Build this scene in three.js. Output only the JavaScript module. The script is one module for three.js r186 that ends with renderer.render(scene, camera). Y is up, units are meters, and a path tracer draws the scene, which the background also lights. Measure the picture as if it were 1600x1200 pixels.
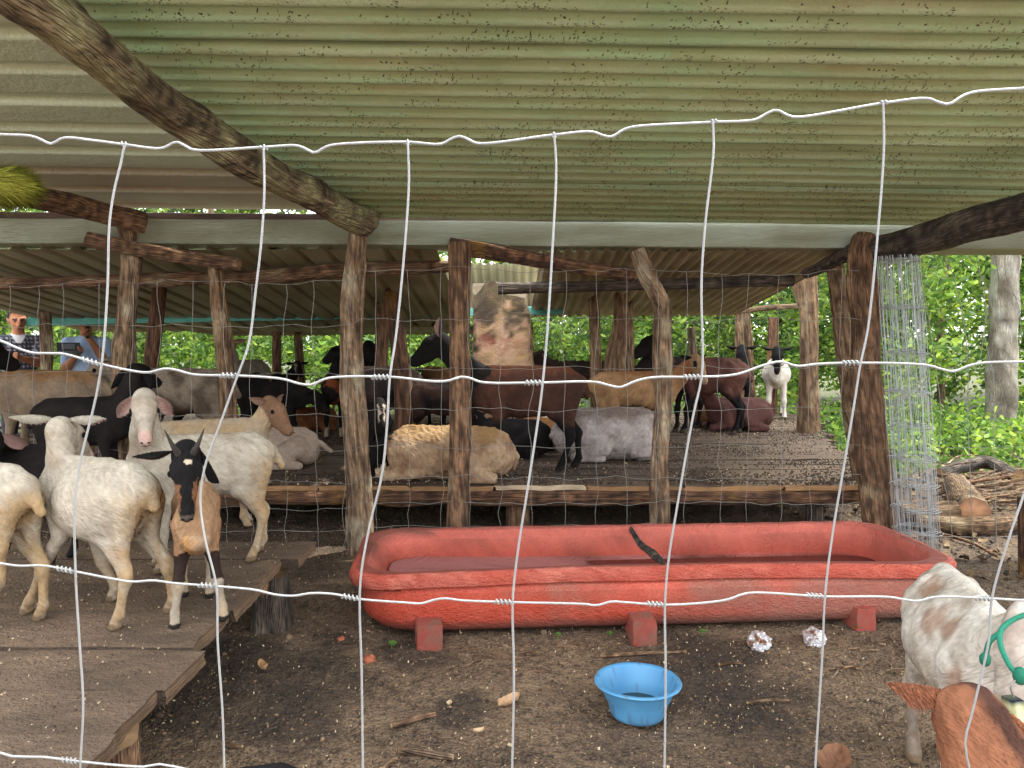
import * as THREE from 'three';
import { ImprovedNoise } from 'three/addons/math/ImprovedNoise.js';
import { mergeGeometries } from 'three/addons/utils/BufferGeometryUtils.js';
import { MeshSurfaceSampler } from 'three/addons/math/MeshSurfaceSampler.js';

// ---------- camera, sky, sun, exposure ----------
const scene = new THREE.Scene();
const PITCH = Math.atan(70 / 1200), CAM_Y = 1.35;
const camera = new THREE.PerspectiveCamera(2 * Math.atan(0.5) * 180 / Math.PI, 4 / 3, 0.05, 400);
camera.position.set(0, CAM_Y, 0);
camera.rotation.x = -PITCH;
camera.updateMatrixWorld();
const renderer = new THREE.WebGLRenderer({ antialias: true });
renderer.toneMapping = THREE.LinearToneMapping;
renderer.toneMappingExposure = 3.0;
renderer.shadowMap.enabled = true;
const SUN_DIR = new THREE.Vector3(0.45, 0.82, -0.30).normalize();
{
  const W = 512, H = 256, d = new Float32Array(W * H * 4);
  for (let j = 0; j < H; j++) for (let i = 0; i < W; i++) {
    const el = (j + 0.5) / H * Math.PI - Math.PI / 2, az = ((i + 0.5) / W - 0.5) * 2 * Math.PI;
    const dir = [Math.cos(el) * Math.cos(az), Math.sin(el), Math.cos(el) * Math.sin(az)];
    const up = Math.max(0, dir[1]), s = Math.max(0, dir[0] * SUN_DIR.x + dir[1] * SUN_DIR.y + dir[2] * SUN_DIR.z);
    const g = 1.15 + 0.9 * Math.pow(s, 5) + 0.25 * (1 - up), blue = 0.10 * up;
    const o = (j * W + i) * 4;
    d[o] = g * (1 - blue); d[o + 1] = g * (1.0 - blue * 0.4); d[o + 2] = g * (1.02 + blue * 0.3); d[o + 3] = 1;
    if (dir[1] < 0) { d[o] = 0.16; d[o + 1] = 0.17; d[o + 2] = 0.1; }
  }
  const t = new THREE.DataTexture(d, W, H, THREE.RGBAFormat, THREE.FloatType);
  t.mapping = THREE.EquirectangularReflectionMapping; t.magFilter = t.minFilter = THREE.LinearFilter; t.needsUpdate = true;
  scene.background = t; scene.environment = t;
}
const sun = new THREE.DirectionalLight(new THREE.Color(1, 0.95, 0.82), 3.0);
sun.position.copy(SUN_DIR).multiplyScalar(40); sun.castShadow = true; sun.shadow.radius = 4;
Object.assign(sun.shadow.camera, { left: -20, right: 20, top: 20, bottom: -20, near: 1, far: 90 });
scene.add(sun, sun.target);
// ---------- helpers ----------
let seed = 12345;
const rnd = () => { seed = (seed + 0x6d2b79f5) | 0; let t = Math.imul(seed ^ (seed >>> 15), 1 | seed); t = (t + Math.imul(t ^ (t >>> 7), 61 | t)) ^ t; return ((t ^ (t >>> 14)) >>> 0) / 4294967296; };
const rr = (a, b) => a + (b - a) * rnd(), clamp = THREE.MathUtils.clamp, lerp = THREE.MathUtils.lerp, smooth = THREE.MathUtils.smoothstep;
const perlin = new ImprovedNoise(), N = (x, y, z) => perlin.noise(x + 37.3, y + 11.7, z + 5.1);
const fbm = (x, y, z, o = 4) => { let s = 0, a = 0.5, f = 1; for (let i = 0; i < o; i++) { s += a * N(x * f, y * f, z * f); a *= 0.5; f *= 2.03; } return s; };
const V = (x, y, z) => new THREE.Vector3(x, y, z);
const lin = (v) => { v /= 255; return v <= 0.04045 ? v / 12.92 : Math.pow((v + 0.055) / 1.055, 2.4); };
const C = (r, g, b) => [lin(r), lin(g), lin(b)];
const mix = (a, b, t) => [lerp(a[0], b[0], t), lerp(a[1], b[1], t), lerp(a[2], b[2], t)];
const mul = (a, k) => [a[0] * k, a[1] * k, a[2] * k];
const names = {};
function numbered(n) { const k = names[n] = (names[n] ?? -1) + 1; return k ? n + '_' + String(k).padStart(3, '0') : n; }
// a pixel of a 1600 x 1200 picture at a distance along the view axis, or on the level y = h
const cp = Math.cos(PITCH), sp = Math.sin(PITCH);
function ray(px, py) { const u = (px - 800) / 1200, v = (600 - py) / 1200; return [u, v * cp - sp, -(cp + v * sp)]; }
function at(px, py, d) { const r = ray(px, py), k = d / -r[2]; return V(r[0] * k, CAM_Y + r[1] * k, -d); }
function on(px, py, h = 0) { const r = ray(px, py), k = (h - CAM_Y) / r[1]; return V(r[0] * k, h, r[2] * k); }
function tag(o, label, category, group, kind) { Object.assign(o.userData, { label, category }); if (group) o.userData.group = group; if (kind) o.userData.kind = kind; return o; }
function mesh(name, geo, mat, parent = scene) {
  const m = new THREE.Mesh(geo, mat); m.castShadow = m.receiveShadow = true;
  m.name = parent === scene ? numbered(name) : name; parent.add(m); return m;
}
function thing(name, label, category, pos = [0, 0, 0], turn = 0, group) {
  const g = new THREE.Group(); g.name = numbered(name); g.position.set(...(pos.isVector3 ? pos.toArray() : pos)); g.rotation.y = turn; scene.add(g);
  return tag(g, label, category, group);
}
const struct = (name, geo, mat) => { const m = mesh(name, geo, mat); m.userData.kind = 'structure'; return m; };
// tiling noise textures
function tile(n, fn) { // fn(u, v) 0..1 -> number 0..1 or [r,g,b]
  const d = new Uint8Array(n * n * 4);
  for (let j = 0; j < n; j++) for (let i = 0; i < n; i++) { const c = fn(i / n, j / n), o = (j * n + i) * 4; for (let k = 0; k < 3; k++) d[o + k] = clamp((c.length ? c[k] : c) * 255, 0, 255); d[o + 3] = 255; }
  const t = new THREE.DataTexture(d, n, n); t.wrapS = t.wrapT = THREE.RepeatWrapping; t.magFilter = t.minFilter = THREE.LinearFilter; t.needsUpdate = true; return t;
}
const tn = (u, v, fu, fv, s) => { // periodic noise: blend of four shifted copies would blur, so use a torus
  const a = u * 2 * Math.PI, b = v * 2 * Math.PI, ru = fu / 6.283, rv = fv / 6.283;
  return N(Math.cos(a) * ru + s, Math.sin(a) * ru + Math.cos(b) * rv * 0.9 + s * 2.1, Math.sin(b) * rv + Math.cos(a + 1) * ru * 0.3);
};
const hsh = (i, j, s) => { let t = Math.imul(i * 374761393 + j * 668265263 + s * 69069, 1274126177); t ^= t >>> 13; t = Math.imul(t, 1274126177); return ((t ^ (t >>> 16)) >>> 0) / 4294967296 * 6.2831853; };
function pn(u, v, fu, fv, s) { // gradient noise that repeats after the tile
  const x = u * fu, y = v * fv, i = Math.floor(x), j = Math.floor(y), a = x - i, b = y - j, g = (p, q) => { const h = hsh((i + p) % fu, (j + q) % fv, s); return Math.cos(h) * (a - p) + Math.sin(h) * (b - q); }, w = a * a * a * (a * (a * 6 - 15) + 10), z = b * b * b * (b * (b * 6 - 15) + 10);
  return lerp(lerp(g(0, 0), g(1, 0), w), lerp(g(0, 1), g(1, 1), w), z) * 1.3;
}
const TEX = {};
TEX.bark = tile(512, (u, v) => { const w = pn(u, v, 5, 3, 1) * 0.05, r = Math.abs(pn(u + w + 1, v, 22, 5, 3)) * 1.8, f = pn(u, v, 64, 26, 8); return clamp(0.15 + r + f * 0.4, 0, 1); });
TEX.wood = tile(512, (u, v) => clamp(0.5 + pn(u, v, 3, 40, 2) * 0.6 + pn(u, v, 10, 110, 5) * 0.5, 0, 1));
TEX.rough = tile(512, (u, v) => clamp(0.5 + pn(u, v, 18, 18, 2) * 0.5 + pn(u, v, 50, 50, 4) * 0.45 + pn(u, v, 120, 120, 6) * 0.35, 0, 1));
TEX.fur = tile(512, (u, v) => clamp(0.5 + pn(u, v, 14, 46, 3) * 0.5 + pn(u, v, 34, 120, 7) * 0.6, 0, 1));
const std = (o) => new THREE.MeshStandardMaterial({ roughness: 0.9, ...o });
const rep = (t, x, y = x) => { const c = t.clone(); c.repeat.set(x, y); c.needsUpdate = true; return c; };
const M = {
  bark: std({ vertexColors: true, bumpMap: rep(TEX.bark, 3.5, 1.2), bumpScale: 0.018, roughness: 0.95 }),
  plank: std({ vertexColors: true, bumpMap: rep(TEX.wood, 1.2, 2), bumpScale: 0.006, roughness: 0.92 }),
  mud: std({ vertexColors: true, bumpMap: rep(TEX.rough, 1.5), bumpScale: 0.008, roughness: 0.93 }),
  vc: std({ vertexColors: true }),
  vcBump: std({ vertexColors: true, bumpMap: rep(TEX.rough, 3), bumpScale: 0.006, roughness: 0.85 }),
  wire: std({ color: 0xb2b4b4, metalness: 0.55, roughness: 0.42, bumpMap: rep(TEX.rough, 40, 2), bumpScale: 0.0006 }),
  roll: std({ color: 0xa6aaac, metalness: 0.5, roughness: 0.45 }),
  thinWire: std({ color: 0x8e8c84, metalness: 0.45, roughness: 0.55 }),
  fur: new THREE.MeshPhysicalMaterial({ vertexColors: true, roughness: 0.9, specularIntensity: 0.3, bumpMap: rep(TEX.fur, 2.6), bumpScale: 0.0022 }),
  hair: new THREE.MeshPhysicalMaterial({ vertexColors: true, roughness: 0.85, specularIntensity: 0.3, side: THREE.DoubleSide }),
  horn: std({ color: 0x4a4640, roughness: 0.6, bumpMap: rep(TEX.wood, 1, 3), bumpScale: 0.002 }),
};
function paint(geo, fn) { // vertex colours from position and normal
  const p = geo.attributes.position, n = geo.attributes.normal, c = new Float32Array(p.count * 3);
  for (let i = 0; i < p.count; i++) c.set(fn(p.getX(i), p.getY(i), p.getZ(i), n.getX(i), n.getY(i), n.getZ(i), i), i * 3);
  geo.setAttribute('color', new THREE.BufferAttribute(c, 3)); return geo;
}
// a log: swept through points with a radius at each, bark relief, cut ends
function logGeo(pts, radii, { seg = 36, step = 0.045, rough = 0.1, ridge = 0.05, col, seedv = rnd() * 50, cut = C(150, 118, 82), closed } = {}) {
  const curve = new THREE.CatmullRomCurve3(pts, false, 'centripetal'), L = curve.getLength(), n = Math.max(4, Math.round(L / step));
  const fr = curve.computeFrenetFrames(n, false), pos = [], cols = [], uv = [], idx = [];
  const rad = (t) => { const k = t * (radii.length - 1), i = Math.min(radii.length - 2, Math.floor(k)); return lerp(radii[i], radii[i + 1], k - i); };
  for (let i = 0; i <= n; i++) {
    const t = i / n, c = curve.getPointAt(t), r0 = rad(t);
    for (let j = 0; j <= seg; j++) {
      const a = (j % seg) / seg * Math.PI * 2, ca = Math.cos(a), sa = Math.sin(a);
      const big = N(ca * 0.9 + seedv, sa * 0.9, t * L * 2.2), rid = Math.abs(N(ca * 3.2, sa * 3.2 + seedv, t * L * 1.3 + big)) - 0.25;
      const knot = Math.pow(Math.max(0, N(ca * 1.3 + seedv * 2, sa * 1.3, t * L * 3.1)), 2) * 1.2;
      const r = r0 * (1 + rough * 2 * big + ridge * 3 * rid + knot * rough * 3 + 0.03 * N(ca * 9, sa * 9 + seedv, t * L * 30));
      const q = c.clone().addScaledVector(fr.normals[i], ca * r).addScaledVector(fr.binormals[i], sa * r);
      pos.push(q.x, q.y, q.z); uv.push(j / seg * r0 * 6.28 * 1.0, t * L);
      cols.push(...col(q, rid, big, t));
    }
  }
  const w = seg + 1;
  for (let i = 0; i < n; i++) for (let j = 0; j < seg; j++) { const a = i * w + j; idx.push(a, a + 1, a + w, a + 1, a + w + 1, a + w); }
  for (const e of [0, n]) { // cut ends with a slightly uneven face
    const base = pos.length / 3, c = curve.getPointAt(e / n), tg = curve.getTangentAt(e / n).multiplyScalar(e ? 1 : -1);
    for (let k = 0; k < 4; k++) for (let j = 0; j <= seg; j++) {
      const o = (e * w + j) * 3, f = 1 - k / 3 * 0.999;
      const x = lerp(c.x, pos[o], f), y = lerp(c.y, pos[o + 1], f), z = lerp(c.z, pos[o + 2], f), b = k ? 0.006 * N(x * 60, y * 60, z * 60) + (k === 3 ? 0.004 : 0.002) : 0;
      pos.push(x + tg.x * b, y + tg.y * b, z + tg.z * b); uv.push(0, 0);
      const ring = 0.85 + 0.25 * Math.sin(f * 24 + N(x * 30, y * 30, z * 30) * 3);
      cols.push(...(k ? mul(cut, ring) : mul(cut, 0.55)));
    }
    for (let k = 0; k < 3; k++) for (let j = 0; j < seg; j++) { const a = base + k * w + j; if (e) idx.push(a, a + 1, a + w, a + 1, a + w + 1, a + w); else idx.push(a, a + w, a + 1, a + 1, a + w, a + w + 1); }
  }
  const g = new THREE.BufferGeometry();
  g.setAttribute('position', new THREE.Float32BufferAttribute(pos, 3)); g.setAttribute('uv', new THREE.Float32BufferAttribute(uv, 2)); g.setAttribute('color', new THREE.Float32BufferAttribute(cols, 3));
  g.setIndex(idx); g.computeVertexNormals(); 
  { const nn = g.attributes.normal, v = V(0, 0, 0), v2 = V(0, 0, 0); for (let i = 0; i <= n; i++) { const a = i * w, b = a + seg; v.fromBufferAttribute(nn, a).add(v2.fromBufferAttribute(nn, b)).normalize(); nn.setXYZ(a, v.x, v.y, v.z); nn.setXYZ(b, v.x, v.y, v.z); } }
  return g;
}
const barkCol = (base, dark, lichen, amount = 0.3) => (q, rid, big) => {
  const l = smooth(fbm(q.x * 5 + 9, q.y * 4, q.z * 5, 3), 0.22 - amount * 0.5, 0.5 - amount * 0.5), f = clamp(0.5 + rid * 1.6 + N(q.x * 46, q.y * 9, q.z * 46) * 1.1, 0, 1);
  return mul(mix(mix(dark, base, f), lichen, l * 0.8), 0.85 + 0.5 * N(q.x * 50, q.y * 40, q.z * 50));
};
const BARK = {
  grey: barkCol(C(176, 146, 114), C(92, 70, 52), C(202, 188, 158), 0.34),
  brown: barkCol(C(164, 126, 94), C(86, 62, 46), C(182, 158, 124), 0.22),
  warm: barkCol(C(168, 134, 98), C(88, 66, 48), C(186, 164, 130), 0.3),
  mossy: barkCol(C(160, 142, 112), C(72, 62, 48), C(186, 182, 138), 0.55),
  dark: barkCol(C(108, 94, 82), C(50, 44, 39), C(138, 126, 110), 0.25),
  pale: barkCol(C(184, 174, 156), C(116, 106, 92), C(206, 204, 190), 0.45),
  red: barkCol(C(142, 102, 74), C(68, 46, 34), C(150, 112, 54), 0.25),
};
function post(name, label, category, pts, radii, kind, opt = {}) {
  const b = pts[0].clone(), g = logGeo(pts.map((p) => p.clone().sub(b)), radii, { step: b.z > -5.5 ? 0.024 : 0.045, col: (q, ...a) => BARK[kind](q.clone().add(b), ...a), ...opt });
  const m = mesh(name, g, M.bark); m.position.copy(b); tag(m, label, category, opt.group); return m;
}
// a sawn board: origin at its centre, edges worn, colours from fn
function boardGeo(lx, ly, lz, { nx = 24, nz = 6, wear = 0.006, sd = rnd() * 90, col }) {
  const g = new THREE.BoxGeometry(lx, ly, lz, nx, 2, nz), p = g.attributes.position;
  for (let i = 0; i < p.count; i++) {
    let x = p.getX(i), y = p.getY(i), z = p.getZ(i);
    const ez = Math.abs(z) / (lz / 2), ex = Math.abs(x) / (lx / 2);
    z += wear * 1.6 * N(x * 4 + sd, y * 20, 1) * (ez > 0.9 ? 1 : 0.3); y += wear * N(x * 5, z * 9 + sd, 3) + (ez > 0.95 ? -Math.sign(y) * wear * 0.4 : 0);
    if (ex > 0.98) x += wear * 3 * N(z * 14 + sd, y * 30, 8);
    p.setXYZ(i, x, y, z);
  }
  g.computeVertexNormals();
  const uv = g.attributes.uv, n = g.attributes.normal;
  for (let i = 0; i < uv.count; i++) uv.setXY(i, Math.abs(n.getX(i)) > 0.8 ? p.getY(i) * 3 : p.getX(i) + sd, Math.abs(n.getY(i)) > 0.5 ? p.getZ(i) : p.getY(i));
  return paint(g, col);
}
// wires
function wireGeo(pts, r, seg = 6, per = 4, tension) {
  const c = new THREE.CatmullRomCurve3(pts, false, 'centripetal');
  return new THREE.TubeGeometry(c, pts.length * per, r, seg, false);
}
// ---------- ground ----------
const DECK = 0.38;
{
  const xs = [], ds = []; for (let x = -3; x <= 4.2; x += 0.03) xs.push(x); for (let s = 0.06, x = 4.2; x < 90; x += s, s *= 1.16) xs.push(x + s); { const l = []; for (let s = 0.06, x = -3; x > -90; x -= s, s *= 1.16) l.unshift(x - s); xs.unshift(...l); }
  for (let d = 0.9; d <= 7.5; d += 0.03) ds.push(d); for (let s = 0.06, d = 7.5; d < 160; d += s, s *= 1.14) ds.push(d + s); { const l = []; for (let s = 0.06, d = 0.9; d > -60; d -= s, s *= 1.2) l.unshift(d - s); ds.unshift(...l); }
  const pos = [], col = [], uv = [], idx = [], w = xs.length;
  const wetSpots = [[on(1060, 1075), 0.28], [on(1130, 1090), 0.3], [on(720, 1110), 0.12], [on(480, 1130), 0.14], [on(640, 1020), 0.2], [on(390, 1060), 0.5], [on(1120, 1020), 0.22]];
  for (const d of ds) for (const x of xs) {
    const z = -d, near = Math.exp(-Math.max(0, Math.hypot(x - 0.5, d - 3) - 4) / 3);
    const h = near * (0.022 * fbm(x * 2.3, 0, z * 2.3, 3) + 0.014 * fbm(x * 11, 3, z * 11, 3) + 0.010 * N(x * 38, 1, z * 38)) + 0.10 * fbm(x * 0.25, 9, z * 0.25, 2) * smooth(Math.hypot(x, d - 4), 4, 14);
    pos.push(x, h, z); uv.push(x / 1.6, z / 1.6);
    const n = fbm(x * 1.6, 2, z * 1.6, 4), f = N(x * 30, 6, z * 30);
    let c = mix(C(108, 87, 67), C(148, 123, 96), clamp(0.5 + n * 1.5 + f * 0.35, 0, 1));
    let wet = 0; for (const [p, r] of wetSpots) wet = Math.max(wet, smooth(r * (1.0 + 0.9 * fbm(x * 6, 4, z * 6, 3)) - Math.hypot(x - p.x, z - p.z), -r * 0.25, r * 0.4));
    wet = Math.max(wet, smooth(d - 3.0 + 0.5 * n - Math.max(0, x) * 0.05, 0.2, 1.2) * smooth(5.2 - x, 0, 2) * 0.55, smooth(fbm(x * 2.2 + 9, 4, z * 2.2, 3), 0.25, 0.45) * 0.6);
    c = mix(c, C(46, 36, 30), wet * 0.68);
    const grass = smooth(d - 7.3 + n * 1.2 - (x < 2 ? 3.2 : 0), 0, 1.2); c = mix(c, C(72, 84, 42), grass * 0.8);
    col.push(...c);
  }
  for (let j = 0; j < ds.length - 1; j++) for (let i = 0; i < w - 1; i++) { const a = j * w + i; idx.push(a, a + 1, a + w, a + 1, a + w + 1, a + w); }
  const g = new THREE.BufferGeometry(); g.setAttribute('position', new THREE.Float32BufferAttribute(pos, 3)); g.setAttribute('uv', new THREE.Float32BufferAttribute(uv, 2)); g.setAttribute('color', new THREE.Float32BufferAttribute(col, 3)); g.setIndex(idx); g.computeVertexNormals();
  const grain = tile(1024, (u, v) => clamp(0.70 + pn(u, v, 9, 9, 1) * 0.25 + pn(u, v, 40, 40, 3) * 0.4 + pn(u, v, 130, 130, 8) * 0.5 + pn(u, v, 300, 300, 4) * 0.3 + Math.max(0, pn(u, v, 210, 210, 12) - 0.36) * 3, 0.1, 1));
  const m = std({ vertexColors: true, map: grain, bumpMap: rep(TEX.rough, 2.2), bumpScale: 0.012, roughness: 0.93 });
  struct('ground', g, m);
}
// ---------- roofs ----------
const SPECK = (() => { // galvanised sheet gone green, with dark mould flecks in rows
  const S = 2048, c = document.createElement('canvas'); c.width = c.height = S; const x = c.getContext('2d');
  x.fillStyle = 'rgb(168,203,160)'; x.fillRect(0, 0, S, S);
  for (let i = 0; i < 1500; i++) { const w = rr(60, 420), h = rr(6, 40); x.fillStyle = `rgba(${rnd() < 0.5 ? '216,222,196' : '172,172,130'},${rr(0.03, 0.12)})`; x.beginPath(); x.ellipse(rr(0, S), rr(0, S), w, h, 0, 0, 7); x.fill(); }
  for (let i = 0; i < 60; i++) { x.fillStyle = `rgba(140,112,74,${rr(0.03, 0.10)})`; x.beginPath(); x.ellipse(rr(0, S), rr(0, S), rr(40, 200), rr(10, 50), 0, 0, 7); x.fill(); }
  const pitch = S / 20; // twenty ribs of 0.1 m over two metres
  for (let i = 0; i < 11000; i++) {
    const px = rr(0, S), band = Math.floor(rr(0, 20)), dens = 0.32 + 1.3 * N(px / 300, band * 3.3, 4); if (rnd() > dens) continue;
    const py = (band + 0.5 + Math.pow(rnd(), 1.6) * 0.34 * (rnd() < 0.75 ? 1 : -1)) * pitch, l = rr(4, 12), a = rr(-0.5, 1.2);
    x.strokeStyle = `rgba(48,44,30,${rr(0.35, 0.9)})`; x.lineWidth = rr(1.8, 4.5); x.beginPath(); x.moveTo(px, py); x.lineTo(px + Math.cos(a) * l, py + Math.sin(a) * l); x.stroke();
  }
  const t = new THREE.CanvasTexture(c); t.colorSpace = THREE.SRGBColorSpace; t.wrapS = t.wrapT = THREE.RepeatWrapping; return t;
})();
const roofMat = std({ map: SPECK, roughness: 0.58, metalness: 0.15, vertexColors: true, bumpMap: rep(TEX.rough, 4), bumpScale: 0.002 });
const roofPlain = std({ vertexColors: true, roughness: 0.62, metalness: 0.25, bumpMap: rep(TEX.rough, 2), bumpScale: 0.003 });
// sheet: P(u, v) corner map, u along the ribs, v across; profile(v metres) height; 
function sheetGeo(A, B, D, lenU, lenV, prof, { nu = 8, nv = 160, col = () => [1, 1, 1], th = 0.0025, wav = 0.006, v0 = lenU * 0.27 } = {}) {
  // A(v) start point of the rib line, B(v) its end, D: normal
  const pos = [], uv = [], cols = [], idx = [], w = nu + 1;
  for (let s = 0; s < 2; s++) for (let j = 0; j <= nv; j++) { const v = j / nv, a = A(v), b = B(v); for (let i = 0; i <= nu; i++) { const u = i / nu, p = a.clone().lerp(b, u).addScaledVector(D, prof(v * lenV) + s * th + wav * N(p_(a, b, u) * 0.8, v * lenV * 1.5, lenU)); pos.push(p.x, p.y, p.z); uv.push(p_(a, b, u) / 2, (v * lenV + v0) / 2); cols.push(...col(u, v, p)); } }
  const o = (nv + 1) * w;
  for (let j = 0; j < nv; j++) for (let i = 0; i < nu; i++) { const a = j * w + i; idx.push(a, a + w, a + 1, a + 1, a + w, a + w + 1, o + a, o + a + 1, o + a + w, o + a + 1, o + a + w + 1, o + a + w); }
  for (let i = 0; i < nu; i++) for (const j of [0, nv]) { const a = j * w + i; idx.push(a, a + 1, o + a, a + 1, o + a + 1, o + a); }
  for (let j = 0; j < nv; j++) for (const i of [0, nu]) { const a = j * w + i; idx.push(a, a + w, o + a, a + w, o + a + w, o + a); }
  const g = new THREE.BufferGeometry(); g.setAttribute('position', new THREE.Float32BufferAttribute(pos, 3)); g.setAttribute('uv', new THREE.Float32BufferAttribute(uv, 2)); g.setAttribute('color', new THREE.Float32BufferAttribute(cols, 3)); g.setIndex(idx); g.computeVertexNormals(); return g;
}
const p_ = (a, b, u) => lerp(a.x + a.z * 0.2, b.x + b.z * 0.2, u);
const sine = (pitch, amp) => (v) => amp * Math.cos(v / pitch * 2 * Math.PI);
const trap = (pitch, amp) => (v) => { const f = ((v / pitch) % 1 + 1) % 1, t = Math.abs(f - 0.5) * 2; return amp * smooth(t, 0.62, 0.82); };
const ribs = (v) => { const s = Math.abs(Math.sin(v / 0.1 * Math.PI)); return 0.025 * (1 - 2 * Math.pow(s, 0.75)); };
const EDGE = 4.97, hr = (x, d) => 2.09 + 0.2 * (EDGE - d) - 0.014 * x; // underside of the near roof
const xr = (d) => lerp(-0.97, -1.70, (4.85 - d) / 2.1);                 // line of the rafter under it
{
  const roof = thing('shed_roof', 'near corrugated metal roof stained green, sloping down to a grey gutter', 'roof');
  const U = V(0, 1, 0), stain = (k) => (u, v, p) => mul(mix([1, 1, 1], [0.62, 0.55, 0.44], clamp(k(p) + 0.3 * fbm(p.x * 0.9, p.z * 3, 3, 3), 0, 1)), 1 + 0.12 * N(p.x * 2, 1, p.z * 2));
  const cuts = [1.9, 2.62, 3.19, 3.86, 4.52, EDGE];
  for (let i = 0; i < 5; i++) {
    const d0 = cuts[i] - (i ? 0.1 : 0), d1 = cuts[i + 1], lift = i % 2 ? 0.007 : 0, L = d1 - d0;
    const g = sheetGeo((v) => V(xr(lerp(d0, d1, v)) - 0.06, hr(xr(lerp(d0, d1, v)), lerp(d0, d1, v)) + 0.045 + lift, -lerp(d0, d1, v)), (v) => V(6, hr(6, lerp(d0, d1, v)) + 0.045 + lift, -lerp(d0, d1, v)), U, 6.4 + i, L, (v) => ribs(v + d0), { nu: 40, nv: Math.round(L * 200), v0: d0, col: ((f) => (u, v, p) => { const s = Math.abs(Math.sin((v * L + d0) / 0.1 * Math.PI)); return mul(f(u, v, p), ([1.06, 0.93, 1.0, 0.9, 0.97][i]) * (v < 0.03 || v > 0.975 ? 0.72 : 1) * (1 - 0.5 * smooth(0.42 - s + 0.25 * N(p.x * 3, p.z * 9, 1), 0, 0.4))); })(stain((p) => smooth(-p.z, 4.3, 4.6) * 0.7 + (p.z > -3.3 && p.z < -3.1 ? 0.25 : 0))) });  // groove shade between ribs is painted into the vertex colour, over stain and sheet tint
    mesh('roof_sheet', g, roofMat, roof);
  }
  const cl = [1.9, 2.9, 3.75, EDGE + 0.02];
  for (let i = 0; i < 3; i++) {
    const d0 = cl[i] - (i ? 0.13 : 0), d1 = cl[i + 1], L = d1 - d0, lift = 0.05 + (i % 2 ? 0.006 : 0);
    const g = sheetGeo((v) => V(-6, hr(-6, lerp(d0, d1, v)) + 0.02 + lift, -lerp(d0, d1, v)), (v) => V(xr(lerp(d0, d1, v)) + 0.08, hr(xr(lerp(d0, d1, v)), lerp(d0, d1, v)) + 0.02 + lift, -lerp(d0, d1, v)), U, 4.4 + i, L, (v) => trap(0.26, 0.03)(v + d0), { nu: 24, nv: Math.round(L * 120), col: (u, v, p) => mul(mix([0.62, 0.72, 0.56], [0.42, 0.38, 0.28], clamp(smooth(-p.z, 4.2, 4.5) * 0.9 + 0.6 * fbm(p.x, p.z * 5, 3, 3), 0, 1)), 1) });
    mesh('roof_sheet', g, roofPlain, roof);
  }
}
{ // gutter under the low edge: a folded channel
  const g = thing('metal_gutter', 'long pale metal gutter between the two shed roofs', 'gutter');
  const col = (x, y, z, nx, ny, nz) => mul(mix(C(178, 186, 168), C(120, 118, 84), clamp(0.3 + fbm(x * 1.5, y * 12, z * 6, 3) * 1.2 + (x > 2.4 ? 0.1 : 0), 0, 1)), 1);
  const parts = [[[-6.5, 5.6], 1.958, 2.105, -4.99, -4.983], [[-6.5, 5.6], 1.950, 1.957, -5.36, -4.983], [[-6.5, 5.6], 1.958, 2.05, -5.36, -5.353]];
  parts.forEach(([[x0, x1], y0, y1, z0, z1]) => { const b = new THREE.BoxGeometry(x1 - x0, y1 - y0, z1 - z0, 160, 3, 3).translate((x0 + x1) / 2, (y0 + y1) / 2, (z0 + z1) / 2), p = b.attributes.position; for (let i = 0; i < p.count; i++) { p.setY(i, p.getY(i) - 0.006 * p.getX(i) + 0.006 * N(p.getX(i) * 1.3, 3, 1)); p.setZ(i, p.getZ(i) + 0.008 * N(p.getX(i) * 1.7, 8, 1)); } b.computeVertexNormals(); mesh('gutter_side', paint(b, col), roofPlain, g); });
  const rs = boardGeo(12, 0.045, 0.05, { nx: 80, col: (x, y, z) => mix(C(84, 62, 52), C(52, 44, 40), clamp(0.5 + fbm(x * 2, y, z, 3) * 2, 0, 1)) }); const strip2 = mesh('dark_strip', rs, M.plank, g); strip2.position.set(-0.45, 2.132, -5.03); strip2.rotation.z = -0.006;  // dark red-brown strip running along the top of the gutter
}
const R2 = (d) => 1.935 - 0.135 * (d - 5.15);
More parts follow.
